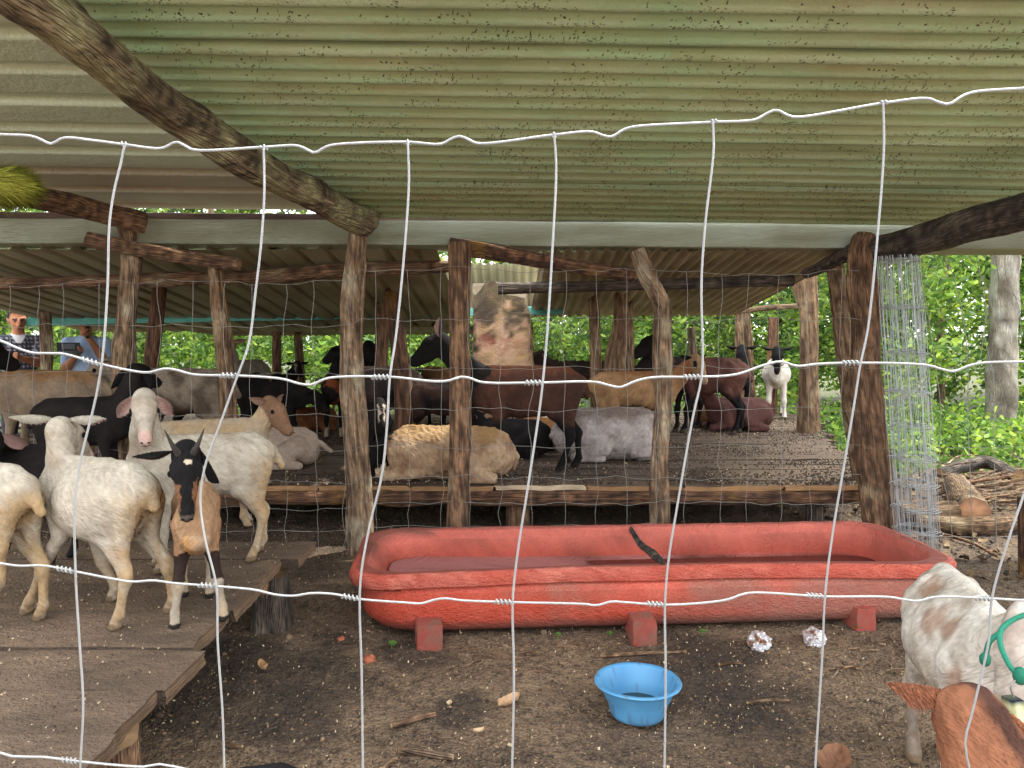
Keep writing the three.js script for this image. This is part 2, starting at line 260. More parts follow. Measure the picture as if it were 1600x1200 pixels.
{
  const roof = thing('far_roof', 'lower metal roof with ribs running away behind the gutter on the left', 'roof');
  const colG = (a, b) => (u, v, p) => mul(mix(a, b, clamp(0.4 + 1.2 * fbm(p.x * 2, p.y * 4, p.z * 1.2, 3), 0, 1)), 1);
  for (const [x0, x1, d1] of [[-4.95, -3.8, 8.85], [-3.9, -2.7, 8.8], [-2.8, -1.55, 8.85], [-1.65, -0.5, 8.8], [-6.6, -4.85, 6.75]])
    mesh('roof_sheet', sheetGeo((v) => V(lerp(x0, x1, v), R2(5.15) + 0.01 + (x0 * 7 % 1) * 0.004, -5.15), (v) => V(lerp(x0, x1, v), R2(d1) + (x0 * 7 % 1) * 0.004, -d1), V(0, 1, 0), x1 - x0, x1 - x0, trap(0.2, 0.028), { nu: 20, nv: 90, col: colG(C(186, 186, 156), C(126, 112, 88)) }), roofPlain, roof);
  const roofR = thing('corrugated_roof', 'lower corrugated roof over the right half of the pen with brown streaks', 'roof');
  const R3 = (d) => 1.935 - 0.095 * (d - 5.1);
  for (const [x0, x1, d1] of [[0.2, 1.2, 8.55], [1.17, 2.3, 8.6]])
    mesh('roof_sheet', sheetGeo((v) => V(lerp(x0, x1, v), R3(5.1) + (x0 > 1 ? 0.008 : 0), -5.1), (v) => V(lerp(x0, x1 + 0.18, v), R3(d1) + (x0 > 1 ? 0.008 : 0), -d1), V(0, 1, 0), x1 - x0, x1 - x0, sine(0.085, 0.013), { nu: 24, nv: 120, col: colG(C(196, 190, 160), C(120, 100, 72)) }), roofPlain, roofR);
  mesh('roof_sheet', sheetGeo((v) => V(lerp(-0.75, 0.35, v), 2.12, -7.95), (v) => V(lerp(-0.75, 0.35, v), 1.62, -9.0), V(0, 1, 0), 1.1, 1.1, sine(0.085, 0.013), { nu: 12, nv: 70, col: colG(C(200, 198, 180), C(140, 130, 108)) }), roofPlain, roofR);
  const roofB = thing('rear_roof', 'low rear strip of grey roof seen below the teal board', 'roof');
  for (const [x0, x1, y0, y1, d0, d1] of [[-3.9, -2.4, 1.48, 1.34, 8.4, 10.2], [-2.5, -0.9, 1.48, 1.35, 8.4, 10.3], [-1.0, 0.1, 1.48, 1.36, 8.4, 10.2]])
    mesh('roof_sheet', sheetGeo((v) => V(lerp(x0, x1, v), y0 + 0.02, -d0), (v) => V(lerp(x0, x1, v), y1 + 0.06, -d1), V(0, 1, 0), x1 - x0, x1 - x0, sine(0.085, 0.012), { nu: 8, nv: 100, col: colG(C(150, 140, 128), C(104, 92, 80)) }), roofPlain, roofB);
  const tb = boardGeo(at(880, 480, 7.9).distanceTo(at(50, 498, 8.0)), 0.085, 0.03, { nx: 50, col: (x, y, z) => mul(mix(C(86, 172, 158), C(120, 190, 180), clamp(0.5 + fbm(x * 3, y * 9, 2, 3) * 1.6, 0, 1)), 0.92) });
  const t = mesh('teal_board', tb, M.plank), a = at(50, 503, 8.0), b = at(880, 484, 7.9); t.position.copy(a).lerp(b, 0.5); t.rotation.z = Math.atan2(b.y - a.y, b.x - a.x); t.rotation.y = 0.015;
  tag(t, 'long teal painted board hanging under the far roof', 'board');
}
// ---------- timber frame ----------
const G1 = 'rough wooden posts of the goat pen';
const Pt = (l) => l.map(([x, y, d]) => at(x, y, d));
const down = (px, d) => [px, 530 + 70 * 0 + (CAM_Y + 0.05) * 1200 / d, d];
post('rafter_log', 'thick mossy round log slanting under the near roof to the post', 'log', Pt([[-60, -80, 2.35], [60, 8, 2.60], [150, 82, 2.86], [290, 190, 3.36], [430, 275, 3.95], [520, 322, 4.5], [572, 348, 4.86]]), [0.088, 0.09, 0.085, 0.09, 0.085, 0.085, 0.09], 'mossy', { rough: 0.12 });
post('rafter_log', 'dark rafter log at the left under the near roof, resting on the forked post', 'log', Pt([[-120, 275, 3.7], [20, 300, 4.2], [130, 325, 4.6], [225, 348, 4.85]]), [0.07, 0.07, 0.065, 0.06], 'brown');
post('wooden_post', 'tall grey post left of the trough with its bark worn pale', 'post', [...Pt([[562, 890, 4.78]]), ...Pt([[563, 790, 4.8], [556, 680, 4.82], [549, 560, 4.83], [551, 460, 4.84], [561, 350, 4.85]])], [0.088, 0.078, 0.074, 0.07, 0.066, 0.055], 'grey', { rough: 0.1 });
post('wooden_post', 'straight brown post in front of the brown sheep, between the lying cream sheep and trough', 'post', Pt([[714, 905, 4.75], [716, 780, 4.78], [720, 640, 4.8], [718, 520, 4.82], [718, 380, 4.85]]), [0.066, 0.066, 0.066, 0.066, 0.066], 'brown', { rough: 0.05 });
post('wooden_post', 'crooked post with a bent top and a broken knee, behind the middle of the trough', 'post', Pt([[1030, 900, 4.75], [1030, 800, 4.78], [1030, 720, 4.8], [1036, 620, 4.82], [1037, 520, 4.84], [1036, 480, 4.85], [1026, 458, 4.85], [1010, 430, 4.86], [995, 392, 4.88]]), [0.06, 0.058, 0.064, 0.055, 0.056, 0.066, 0.06, 0.05, 0.046], 'grey', { rough: 0.16 });
post('wooden_post', 'thick dark corner post beside the wire roll behind the right end of the trough', 'post', Pt([[1376, 880, 4.75], [1372, 800, 4.78], [1362, 700, 4.8], [1354, 600, 4.82], [1352, 500, 4.84], [1345, 395, 4.88], [1352, 368, 4.9]]), [0.10, 0.095, 0.10, 0.095, 0.085, 0.085, 0.06], 'brown', { rough: 0.1, ridge: 0.09 });
post('wooden_post', 'thin slanted post just left of the thick corner post', 'post', Pt([[1346, 745, 5.35], [1332, 640, 5.3], [1318, 540, 5.25], [1303, 405, 5.2]]), [0.06, 0.06, 0.058, 0.058], 'grey');
post('wooden_post', 'smooth sunlit post standing on the deck behind the slanted post', 'post', Pt([[1264, 680, 8.0], [1264, 600, 8.0], [1264, 520, 8.0], [1262, 420, 8.0]]), [0.12, 0.098, 0.092, 0.092], 'warm', { rough: 0.05 });
post('wooden_post', 'leaning limb forking off beside the smooth sunlit post', 'post', Pt([[1262, 500, 8.05], [1248, 455, 8.05], [1240, 415, 8.05]]), [0.06, 0.06, 0.06], 'warm');
post('wooden_post', 'pale forked post at the left under the end of the dark rafter log', 'post', Pt([[196, 800, 5.0], [196, 640, 5.0], [196, 540, 5.0], [202, 450, 5.0], [204, 400, 5.0], [198, 345, 5.0]]), [0.10, 0.088, 0.075, 0.062, 0.06, 0.072], 'grey', { rough: 0.14 });
post('wooden_post', 'reddish leaning post right behind the pale forked post', 'post', Pt([[228, 720, 6.4], [234, 600, 6.4], [241, 520, 6.4], [250, 440, 6.4]]), [0.06, 0.06, 0.058, 0.055], 'red');
post('wooden_post', 'slim peeled post holding the end of the left crossbeam, behind the white goat', 'post', Pt([[362, 740, 5.05], [356, 620, 5.05], [347, 520, 5.05], [335, 410, 5.05]]), [0.06, 0.058, 0.052, 0.045], 'warm');
post('wooden_post', 'leftmost far post between the two men', 'post', Pt([[74, 640, 7.6], [73, 560, 7.6], [70, 485, 7.6]]), [0.05, 0.05, 0.05], 'grey');
post('wooden_post', 'short dark far post behind the black sheep, at the gap under the rear roof', 'post', Pt([[433, 680, 9.0], [433, 600, 9.0], [433, 515, 9.0]]), [0.05, 0.05, 0.05], 'brown');
post('wooden_post', 'pinkish far post beside the short dark one', 'post', Pt([[472, 690, 9.4], [470, 600, 9.4], [465, 515, 9.4]]), [0.055, 0.055, 0.05], 'warm');
post('wooden_post', 'dark upright pole just right of the tall grey post', 'post', Pt([[597, 700, 7.2], [597, 560, 7.2], [600, 430, 7.2]]), [0.06, 0.06, 0.06], 'brown');
post('wooden_post', 'reddish slanted post left of the black sheep head', 'post', Pt([[634, 700, 6.6], [630, 600, 6.6], [622, 530, 6.6], [608, 440, 6.6]]), [0.085, 0.085, 0.07, 0.05], 'red');
post('wooden_post', 'slim post behind the brown sheep, left of a pair of posts', 'post', Pt([[932, 640, 7.2], [930, 540, 7.2], [926, 445, 7.2]]), [0.055, 0.055, 0.05], 'warm');
post('wooden_post', 'post with a flared foot, left one of a pair behind the tan sheep', 'post', Pt([[955, 640, 7.0], [960, 560, 7.0], [968, 520, 7.0], [970, 428, 7.0]]), [0.11, 0.085, 0.06, 0.055], 'warm', { rough: 0.12 });
post('wooden_post', 'pale post right beside the flared post', 'post', Pt([[984, 660, 7.5], [983, 560, 7.5], [979, 450, 7.5]]), [0.05, 0.05, 0.05], 'grey');
post('wooden_post', 'mossy stub post above the tan sheep face', 'post', Pt([[1082, 640, 8.6], [1082, 560, 8.6], [1080, 512, 8.6]]), [0.045, 0.045, 0.045], 'mossy');
post('wooden_post', 'left of the two close pinkish poles behind the thin black sheep', 'post', Pt([[1156, 655, 9.3], [1156, 580, 9.3], [1154, 488, 9.3]]), [0.05, 0.05, 0.05], 'warm');
post('wooden_post', 'right of the two close pinkish poles behind the thin black sheep, leaning', 'post', Pt([[1178, 655, 9.35], [1172, 580, 9.35], [1166, 488, 9.35]]), [0.05, 0.045, 0.045], 'warm');
post('wooden_post', 'sawn stump post right behind the white sheep with black head', 'post', Pt([[1206, 650, 10.0], [1207, 560, 10.0], [1209, 496, 10.0]]), [0.07, 0.065, 0.065], 'red');
post('wooden_post', 'reddish brown post at the right edge behind the white spotted goat', 'post', Pt([[1606, 920, 4.3], [1605, 850, 4.3], [1604, 775, 4.3]]), [0.045, 0.045, 0.045], 'red', { rough: 0.03 });
post('beam_log', 'reddish round beam lying from the straight brown post to the crooked post', 'beam', Pt([[702, 383, 4.93], [780, 395, 4.95], [870, 412, 4.98], [990, 430, 5.03]]), [0.05, 0.05, 0.046, 0.042], 'red', { rough: 0.07 });
post('beam_log', 'brown crossbeam at the left over the pale forked post', 'beam', Pt([[138, 374, 4.9], [230, 392, 4.92], [310, 405, 4.95], [375, 413, 4.98]]), [0.05, 0.045, 0.042, 0.04], 'brown');
post('beam_log', 'long thin pole running under the left lower roof', 'beam', Pt([[-60, 446, 5.7], [150, 440, 5.65], [380, 433, 5.6], [560, 422, 5.5], [705, 416, 5.45]]), [0.045, 0.045, 0.05, 0.05, 0.045], 'brown');
post('beam_log', 'dark pole under the right corrugated roof', 'beam', Pt([[778, 451, 5.75], [900, 448, 5.75], [1050, 444, 5.7], [1240, 438, 5.65]]), [0.045, 0.04, 0.04, 0.04], 'dark');
post('beam_log', 'pale pole behind the corrugated roof edge near the stump post', 'beam', Pt([[1148, 488, 8.9], [1190, 482, 8.8], [1250, 478, 8.7]]), [0.03, 0.03, 0.03], 'warm');
post('beam_log', 'blackened crooked log under the near roof at the right', 'log', Pt([[1258, 428, 5.35], [1292, 412, 5.2], [1330, 394, 5.0], [1400, 386, 4.75], [1470, 366, 4.5], [1540, 344, 4.25], [1640, 318, 3.95], [1760, 275, 3.6]]), [0.035, 0.05, 0.075, 0.085, 0.09, 0.095, 0.095, 0.09], 'dark', { rough: 0.12 });
post('wooden_post', 'stub leg under the deck behind the trough, left of centre', 'post', Pt([[810, 860, 5.25], [810, 780, 5.25]]), [0.085, 0.085], 'brown');
post('wooden_post', 'stub leg under the right end of the deck', 'post', Pt([[1272, 850, 5.3], [1272, 765, 5.3]]), [0.06, 0.06], 'dark');
post('wooden_post', 'squat leg under the far corner of the goats platform', 'post', Pt([[424, 985, 3.55], [420, 890, 3.48]]), [0.10, 0.09], 'dark');
post('wooden_post', 'fat leg under the near corner of the goats platform', 'post', [V(-1.02, -0.05, -1.93), V(-1.03, 0.16, -1.92), V(-1.03, DECK - 0.045, -1.9)], [0.085, 0.08, 0.075], 'brown');
// ---------- decks ----------
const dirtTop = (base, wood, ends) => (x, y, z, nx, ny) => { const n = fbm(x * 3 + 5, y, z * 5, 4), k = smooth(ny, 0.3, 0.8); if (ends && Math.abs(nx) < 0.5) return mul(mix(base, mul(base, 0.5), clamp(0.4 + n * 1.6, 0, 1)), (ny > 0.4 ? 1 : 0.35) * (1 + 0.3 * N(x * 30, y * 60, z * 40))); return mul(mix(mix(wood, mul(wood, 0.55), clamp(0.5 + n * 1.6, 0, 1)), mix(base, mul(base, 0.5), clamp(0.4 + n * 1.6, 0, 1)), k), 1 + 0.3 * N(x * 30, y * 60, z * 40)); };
{
  const deck = thing('goat_platform', 'low plank platform at the left covered with dried mud, under the white goats', 'platform');
  const rows = [[3.66, 3.36, -0.95], [3.355, 3.02, -1.025], [3.015, 2.70, -0.995], [2.696, 2.37, -1.01], [2.366, 2.09, -0.965], [2.086, 1.83, -0.985], [1.826, 1.58, -0.965], [1.565, 1.3, -0.95]];
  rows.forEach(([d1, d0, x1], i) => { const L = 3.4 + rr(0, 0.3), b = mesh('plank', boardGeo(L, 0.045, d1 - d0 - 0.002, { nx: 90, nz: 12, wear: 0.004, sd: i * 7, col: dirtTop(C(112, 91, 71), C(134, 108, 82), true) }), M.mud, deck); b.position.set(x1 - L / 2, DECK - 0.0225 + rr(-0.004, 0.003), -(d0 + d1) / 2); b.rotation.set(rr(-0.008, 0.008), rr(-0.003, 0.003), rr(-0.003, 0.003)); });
  for (const d of [1.95, 3.3]) { const b = mesh('joist', logGeo([V(-4.3, DECK - 0.1, -d), V(-2.5, DECK - 0.1, -d - 0.02), V(-1.08, DECK - 0.1, -d)], [0.05, 0.05, 0.045], { col: BARK.brown }), M.bark, deck); }
  const main = thing('pen_deck', 'raised plank deck of the pen covered with dark dung, behind the red trough', 'platform');
  const rightX = (d) => 2.42 + (d - 5.05) * 0.30;
  let d = 5.07, r = 0;
  while (d < 9.8) {
    const wdt = rr(0.2, 0.27); let x = rightX(d + wdt / 2) + rr(-0.08, 0.03);
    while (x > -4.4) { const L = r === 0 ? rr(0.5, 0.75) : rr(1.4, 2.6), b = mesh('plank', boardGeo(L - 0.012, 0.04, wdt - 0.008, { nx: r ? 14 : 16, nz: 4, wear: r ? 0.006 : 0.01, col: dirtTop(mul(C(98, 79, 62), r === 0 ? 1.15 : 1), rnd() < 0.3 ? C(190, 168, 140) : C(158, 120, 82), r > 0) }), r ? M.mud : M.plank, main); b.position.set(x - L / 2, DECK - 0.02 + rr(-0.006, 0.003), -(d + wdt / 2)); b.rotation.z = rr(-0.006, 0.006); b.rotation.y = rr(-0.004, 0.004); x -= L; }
    d += wdt; r++;
  }
  mesh('edge_beam', logGeo([V(-3.2, DECK - 0.09, -5.1), V(-1.5, DECK - 0.085, -5.08), V(0, DECK - 0.09, -5.09), V(1.3, DECK - 0.085, -5.09), V(2.45, DECK - 0.09, -5.12)], [0.048, 0.05, 0.046, 0.05, 0.045], { col: BARK.red, rough: 0.12 }), M.bark, main);
  mesh('edge_beam', logGeo([V(2.35, DECK - 0.09, -5.1), V(3.0, DECK - 0.09, -7.2), V(3.75, DECK - 0.09, -9.6)], [0.05, 0.05, 0.05], { col: BARK.brown }), M.bark, main);
  // dung pellets and crumbs on both decks
  const pg = new THREE.IcosahedronGeometry(0.0062, 0), n = 15000, im = new THREE.InstancedMesh(pg, std({ roughness: 0.9 }), n), q = new THREE.Matrix4(), e = new THREE.Euler(), qu = new THREE.Quaternion(), c = new THREE.Color(); let k = 0;
  while (k < n) { const dd = Math.pow(rnd(), 1.4) * 4.5 + 5.08, x = rr(-3.6, rightX(dd)), a = fbm(x * 1.3, 4, dd * 1.3, 3) + 0.25; if (rnd() > a * 1.6) continue; const s = rr(0.35, 1.15); im.setMatrixAt(k, q.compose(V(x, DECK + 0.004, -dd), qu.setFromEuler(e.set(rr(0, 6), rr(0, 6), 0)), V(s * 1.5, s, s))); im.setColorAt(k, c.setRGB(...mul(rnd() < 0.08 ? C(170, 150, 120) : C(70, 56, 45), rr(0.6, 1.2)))); k++; }
  im.name = 'dung_pellets'; tag(im, 'scattered dark dung pellets on the pen deck', 'dung', null, 'stuff'); im.castShadow = im.receiveShadow = true; scene.add(im);
  const n2 = 3500, i2 = new THREE.InstancedMesh(new THREE.TetrahedronGeometry(0.005, 0), std({ roughness: 0.9 }), n2);
  for (let i = 0; i < n2; i++) { const dd = rr(1.4, 3.6), x = rr(-3, -1.02), s = rr(0.25, 0.9); i2.setMatrixAt(i, q.compose(V(x, DECK + 0.004, -dd), qu.setFromEuler(e.set(rr(0, 6), rr(0, 6), 0)), V(s * 1.6, s * 0.8, s))); i2.setColorAt(i, c.setRGB(...mul(rnd() < 0.25 ? C(178, 158, 128) : C(74, 58, 46), rr(0.6, 1.2)))); }
  i2.name = 'mud_crumbs'; tag(i2, 'dry mud crumbs and chaff on the left goat platform', 'dirt', null, 'stuff'); scene.add(i2);
}
{ // chaff and grit on the ground
  const n = 30000, g = new THREE.TetrahedronGeometry(0.0034, 0), im = new THREE.InstancedMesh(g, std({ roughness: 0.85 }), n), q = new THREE.Matrix4(), e = new THREE.Euler(), qu = new THREE.Quaternion(), c = new THREE.Color();
  let k = 0; while (k < n) { const d = 1.3 + Math.pow(rnd(), 1.5) * 6, x = rr(-1.3, 1) * d * 0.72 + 0.3; const dens = 0.5 + fbm(x * 1.2, 7, d * 1.2, 3) * 1.2; if (rnd() > dens) continue; const light = rnd(), s = rr(0.45, 1.3) * (rnd() < 0.03 ? 2 : 1);
    const hgt = 0.022 * fbm(x * 2.3, 0, -d * 2.3, 3) + 0.014 * fbm(x * 11, 3, -d * 11, 3) + 0.010 * N(x * 38, 1, -d * 38);
    im.setMatrixAt(k, q.compose(V(x, hgt + 0.003, -d), qu.setFromEuler(e.set(rr(0, 6), rr(0, 6), rr(0, 6))), V(s * 1.9, s * 0.5, s))); im.setColorAt(k, c.setRGB(...mul(light < 0.2 ? C(198, 178, 142) : light < 0.55 ? C(140, 114, 84) : C(58, 46, 38), rr(0.7, 1.15)))); k++; }
  im.name = 'chaff';
  { const n3 = 5200, cg = new THREE.IcosahedronGeometry(0.006, 1), cp3 = cg.attributes.position; for (let i = 0; i < cp3.count; i++) { const x = cp3.getX(i), y = cp3.getY(i), z = cp3.getZ(i), kk = 1 + 0.5 * N(x * 300, y * 300, z * 300); cp3.setXYZ(i, x * kk * 1.2, y * kk * 0.8, z * kk); } cg.computeVertexNormals(); const cl = new THREE.InstancedMesh(cg, std({ roughness: 0.95 }), n3);
    for (let i = 0; i < n3; i++) { const d = 1.2 + Math.pow(rnd(), 1.3) * 6, x = rr(-1.2, 1) * d * 0.72 + 0.3, s = rr(0.4, 1.2) * (rnd() < 0.05 ? 2.2 : 1); cl.setMatrixAt(i, q.compose(V(x, 0.022 * fbm(x * 2.3, 0, -d * 2.3, 3) + 0.014 * fbm(x * 11, 3, -d * 11, 3) + 0.010 * N(x * 38, 1, -d * 38) + 0.001, -d), qu.setFromEuler(e.set(rr(0, 6), rr(0, 6), 0)), V(s, s, s))); cl.setColorAt(i, c.setRGB(...mul(rnd() < 0.3 ? C(132, 108, 84) : C(78, 62, 50), rr(0.6, 1.2)))); }
    cl.name = 'dirt_clods'; tag(cl, 'small crumbly clods of dark earth on the bare ground', 'dirt', null, 'stuff'); cl.castShadow = cl.receiveShadow = true; scene.add(cl); } tag(im, 'pale chaff and dark grit scattered over the bare dirt', 'dirt', null, 'stuff'); scene.add(im);
}
{ // mossy plastered pillar behind the brown sheep
  const d = 7.5, base = on(785, 700, 0), g = new THREE.CylinderGeometry(0.29, 0.37, 2.02, 44, 60).translate(0, 0.975, 0), p = g.attributes.position;
  for (let i = 0; i < p.count; i++) { let x = p.getX(i), y = p.getY(i), z = p.getZ(i); const r = Math.hypot(x, z) || 1, a = Math.atan2(z, x), sq = 1 / Math.pow(Math.pow(Math.abs(Math.cos(a)), 5) + Math.pow(Math.abs(Math.sin(a)), 5), 0.2), k = sq * 0.9 * (1 + 0.16 * fbm(Math.cos(a) * 1.5, y * 1.6, Math.sin(a) * 1.5, 3) + 0.03 * N(x * 20, y * 20, z * 20)); p.setXYZ(i, x * k - 0.05 * (y > 1.4 ? y - 1.4 : 0), y - smooth(y, 1.5, 1.95) * (0.14 + 0.16 * N(x * 6, 2, z * 6) + 0.3 * Math.max(0, x)), z * k); }
  g.computeVertexNormals();
  const m = mesh('plaster_pillar', paint(g, (x, y, z) => { const n = fbm(x * 9, y * 7, z * 9, 5), moss = smooth(n * 1.4 + (y - 1.42) * 1.5, -0.1, 0.18); let c = mix(C(166, 134, 92), C(196, 156, 128), clamp(0.5 + 2 * fbm(x * 15, y * 15, z * 15 + 4, 4), 0, 1)); c = mix(c, mix(C(84, 72, 44), C(50, 42, 30), clamp(0.5 + n * 3, 0, 1)), moss * 0.92); const s = Math.hypot((x + 0.14) * 1.5, y - 1.32) < 0.09 + 0.02 * n; const s2 = Math.abs(y - 1.27) < 0.08 && x > -0.02 && N(x * 34, y * 12, 2) > 0.02; if (s || s2) c = mix(c, C(150, 82, 60), 0.6 * clamp(0.6 + n * 2, 0, 1)); return mul(c, 1 + 0.3 * N(x * 40, y * 40, z * 40)); }), M.vcBump);
  m.position.copy(at(785, 530, d)).setY(0); tag(m, 'rough plastered pillar with moss and faded red paint behind the brown sheep', 'pillar');
}
// ---------- red trough ----------
{
  const t = thing('water_trough', 'long red painted concrete trough on the dirt in front of the pen', 'trough', [0.675, 0, -3.86], Math.atan2(0.19, 2.7));
  const rings = [ // y, half length, half depth, corner power radius
    [0.018, 1.10, 0.28, 0.14], [0.022, 1.20, 0.35, 0.17], [0.048, 1.26, 0.40, 0.2], [0.10, 1.295, 0.425, 0.18], [0.16, 1.305, 0.43, 0.18], [0.215, 1.30, 0.42, 0.18], [0.232, 1.30, 0.418, 0.18], [0.237, 1.335, 0.447, 0.2], [0.245, 1.35, 0.457, 0.2], [0.285, 1.355, 0.46, 0.2], [0.300, 1.345, 0.452, 0.195], [0.304, 1.325, 0.432, 0.18], [0.302, 1.29, 0.392, 0.22], [0.292, 1.275, 0.38, 0.2], [0.262, 1.262, 0.366, 0.2], [0.255, 1.255, 0.36, 0.19], [0.16, 1.225, 0.33, 0.17], [0.14, 1.215, 0.315, 0.16], [0.125, 1.19, 0.275, 0.14], [0.12, 1.10, 0.2, 0.1], [0.12, 0.6, 0.05, 0.05]];
  const pos = [], col = [], uv = [], idx = [], NS = 200;
  rings.forEach(([y, a, b, r], ri) => {
    for (let s = 0; s <= NS; s++) { // walk around a rounded rectangle, evenly by angle parameter
      const per = 4 * (a + b - 2 * r) + 2 * Math.PI * r; let u = (s % NS) / NS * per, x, z; const sx = 2 * (a - r), sz = 2 * (b - r), q = Math.PI * r / 2;
      if (u < sx) { x = -a + r + u; z = b; } else if ((u -= sx) < q) { const g = u / r; x = a - r + r * Math.sin(g); z = b - r + r * Math.cos(g); } else if ((u -= q) < sz) { x = a; z = b - r - u; } else if ((u -= sz) < q) { const g = u / r; x = a - r + r * Math.cos(g); z = -b + r - r * Math.sin(g); } else if ((u -= q) < sx) { x = a - r - u; z = -b; } else if ((u -= sx) < q) { const g = u / r; x = -a + r - r * Math.sin(g); z = -b + r - r * Math.cos(g); } else if ((u -= q) < sz) { x = -a; z = -b + r + u; } else { u -= sz; const g = u / r; x = -a + r - r * Math.cos(g); z = b - r + r * Math.sin(g); }
      const outer = ri < 12, bow = z > 0 ? (1 - Math.pow(x / 1.3, 2)) : 0;
      let yy = y, zz = z;
      if (ri >= 6) { zz -= bow * 0.055; yy += bow * 0.006; } if (ri >= 6 && ri < 12) yy += 0.006 * N(x * 2.3, z * 2, 3);
      if (ri >= 17) yy += 0.012 - x * 0.022; // floor rises to the left
      const lump = outer ? 0.007 * fbm(x * 5, y * 7, z * 5, 3) + 0.0035 * N(x * 32, y * 32, z * 32) : 0.003 * fbm(x * 5, y * 6, z * 5, 2);
      const nl = Math.hypot(x, z); const ox = Math.abs(z) > b - r * 0.3 ? 0 : Math.sign(x), oz = ox ? 0 : Math.sign(z);
      const X = (x + ox * lump * 1.4) * 1.07, Y = yy + (ri > 8 && ri < 13 ? lump * 0.6 : 0), Z = zz + oz * lump * 1.6;
      pos.push(X, Y, Z); uv.push(x + z, y * 1.4 + (ri > 11 ? 0.3 + z : 0));
      const n = fbm(x * 3.2, y * 9, z * 3.2, 4), f = N(x * 40, y * 60, z * 40);
      let c = mix(C(200, 92, 72), C(182, 72, 54), clamp(0.5 + n * 1.5, 0, 1));
      if (ri < 7) { // outer wall: worn towards the right, raw orange red low at the left
        const worn = smooth(0.3 + x * 0.6 + n * 1.2, -0.1, 0.7), raw = smooth(0.21 - y + n * 0.14, -0.01, 0.05) * smooth(0.9 - x + n, -0.1, 0.9);
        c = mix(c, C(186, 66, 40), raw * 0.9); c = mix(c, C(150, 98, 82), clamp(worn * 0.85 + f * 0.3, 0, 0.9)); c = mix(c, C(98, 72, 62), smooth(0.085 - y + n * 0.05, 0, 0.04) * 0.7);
      } else if (ri < 12) c = mix(c, C(216, 132, 112), clamp(0.1 + n + f * 0.5, 0, 0.7));
      else if (ri < 16) c = mix(c, C(214, 128, 114), 0.4);
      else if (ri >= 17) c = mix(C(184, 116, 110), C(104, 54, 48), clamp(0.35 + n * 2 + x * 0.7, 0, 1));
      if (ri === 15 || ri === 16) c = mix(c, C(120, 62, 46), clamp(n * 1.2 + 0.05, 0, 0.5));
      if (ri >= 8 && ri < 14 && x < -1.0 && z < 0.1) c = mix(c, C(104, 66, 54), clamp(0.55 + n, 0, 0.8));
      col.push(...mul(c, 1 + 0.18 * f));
    }
  });
  const w = NS + 1; for (let r = 0; r < rings.length - 1; r++) for (let s = 0; s < NS; s++) { const a = r * w + s; idx.push(a, a + w, a + 1, a + 1, a + w, a + w + 1); }
  const g = new THREE.BufferGeometry(); g.setAttribute('position', new THREE.Float32BufferAttribute(pos, 3)); g.setAttribute('uv', new THREE.Float32BufferAttribute(uv, 2)); g.setAttribute('color', new THREE.Float32BufferAttribute(col, 3)); g.setIndex(idx.reverse()); g.computeVertexNormals();
  mesh('basin', g, std({ vertexColors: true, roughness: 0.6, bumpMap: rep(TEX.rough, 2.6), bumpScale: 0.008 }), t);
  // water lies at the right, where the floor is lower
  const s = new THREE.Shape(), a = 1.21, b = 0.3; s.moveTo(0.0, -b); s.lineTo(a - 0.16, -b); s.quadraticCurveTo(a, -b, a, -b + 0.16); s.lineTo(a, b - 0.16); s.quadraticCurveTo(a, b - 0.05, a - 0.16, b - 0.05); s.lineTo(-0.25, b - 0.06);
  const wg = new THREE.ShapeGeometry(s, 10).scale(1.07, 1, 1).rotateX(-Math.PI / 2).translate(0, 0.158, 0); mesh('water', wg, new THREE.MeshPhysicalMaterial({ color: new THREE.Color().setRGB(...C(58, 26, 24)), roughness: 0.06, specularIntensity: 1 }), t);
  const foot = (px, py) => { const p = on(px, py, 0), q = t.worldToLocal(V(p.x, 0, p.z)); return q; };
  t.updateMatrixWorld();
  for (const [px, py, wd, sk] of [[667, 1017, 0.115, 0.1], [1010, 1010, 0.112, -0.05], [1352, 988, 0.1, 0.05]]) {
    const q = foot(px, py), g = new THREE.BoxGeometry(wd, 0.125, 0.26, 8, 8, 10), p = g.attributes.position;
    for (let i = 0; i < p.count; i++) { let x = p.getX(i), y = p.getY(i), z = p.getZ(i); const c = 0.012, ex = wd / 2, k = (v, e) => Math.max(0, Math.abs(v) - (e - c)); const m = Math.hypot(k(x, ex), k(y, 0.0625), k(z, 0.13)); const sc = m > c ? c / m : 1; const fx = (v, e) => Math.sign(v) * (Math.min(Math.abs(v), e - c) + k(v, e) * sc); x = fx(x, ex); y = fx(y, 0.0625); z = fx(z, 0.13); const nn = 0.004 * N(x * 30 + px, y * 30, z * 30); p.setXYZ(i, x + nn, y + nn, z + nn); }
    g.computeVertexNormals(); const f = mesh('foot_block', paint(g, (x, y, z) => mul(mix(C(206, 96, 80), C(172, 122, 104), clamp(0.35 + fbm(x * 14 + px, y * 14, z * 14, 3) * 2, 0, 1)), 1 + 0.25 * N(x * 90, y * 90, z * 90))), M.vcBump, t);
    f.position.set(q.x, 0.05, q.z - 0.13); f.rotation.y = sk;
  }
}
post('dead_branch', 'short blackened stick lying across the rim of the red trough', 'stick', [...Pt([[984, 824, 4.28], [1000, 848, 4.0], [1022, 868, 3.66], [1036, 884, 3.50], [1034, 898, 3.46]])], [0.012, 0.014, 0.017, 0.02, 0.008], 'dark', { step: 0.015, seg: 12, rough: 0.2 });
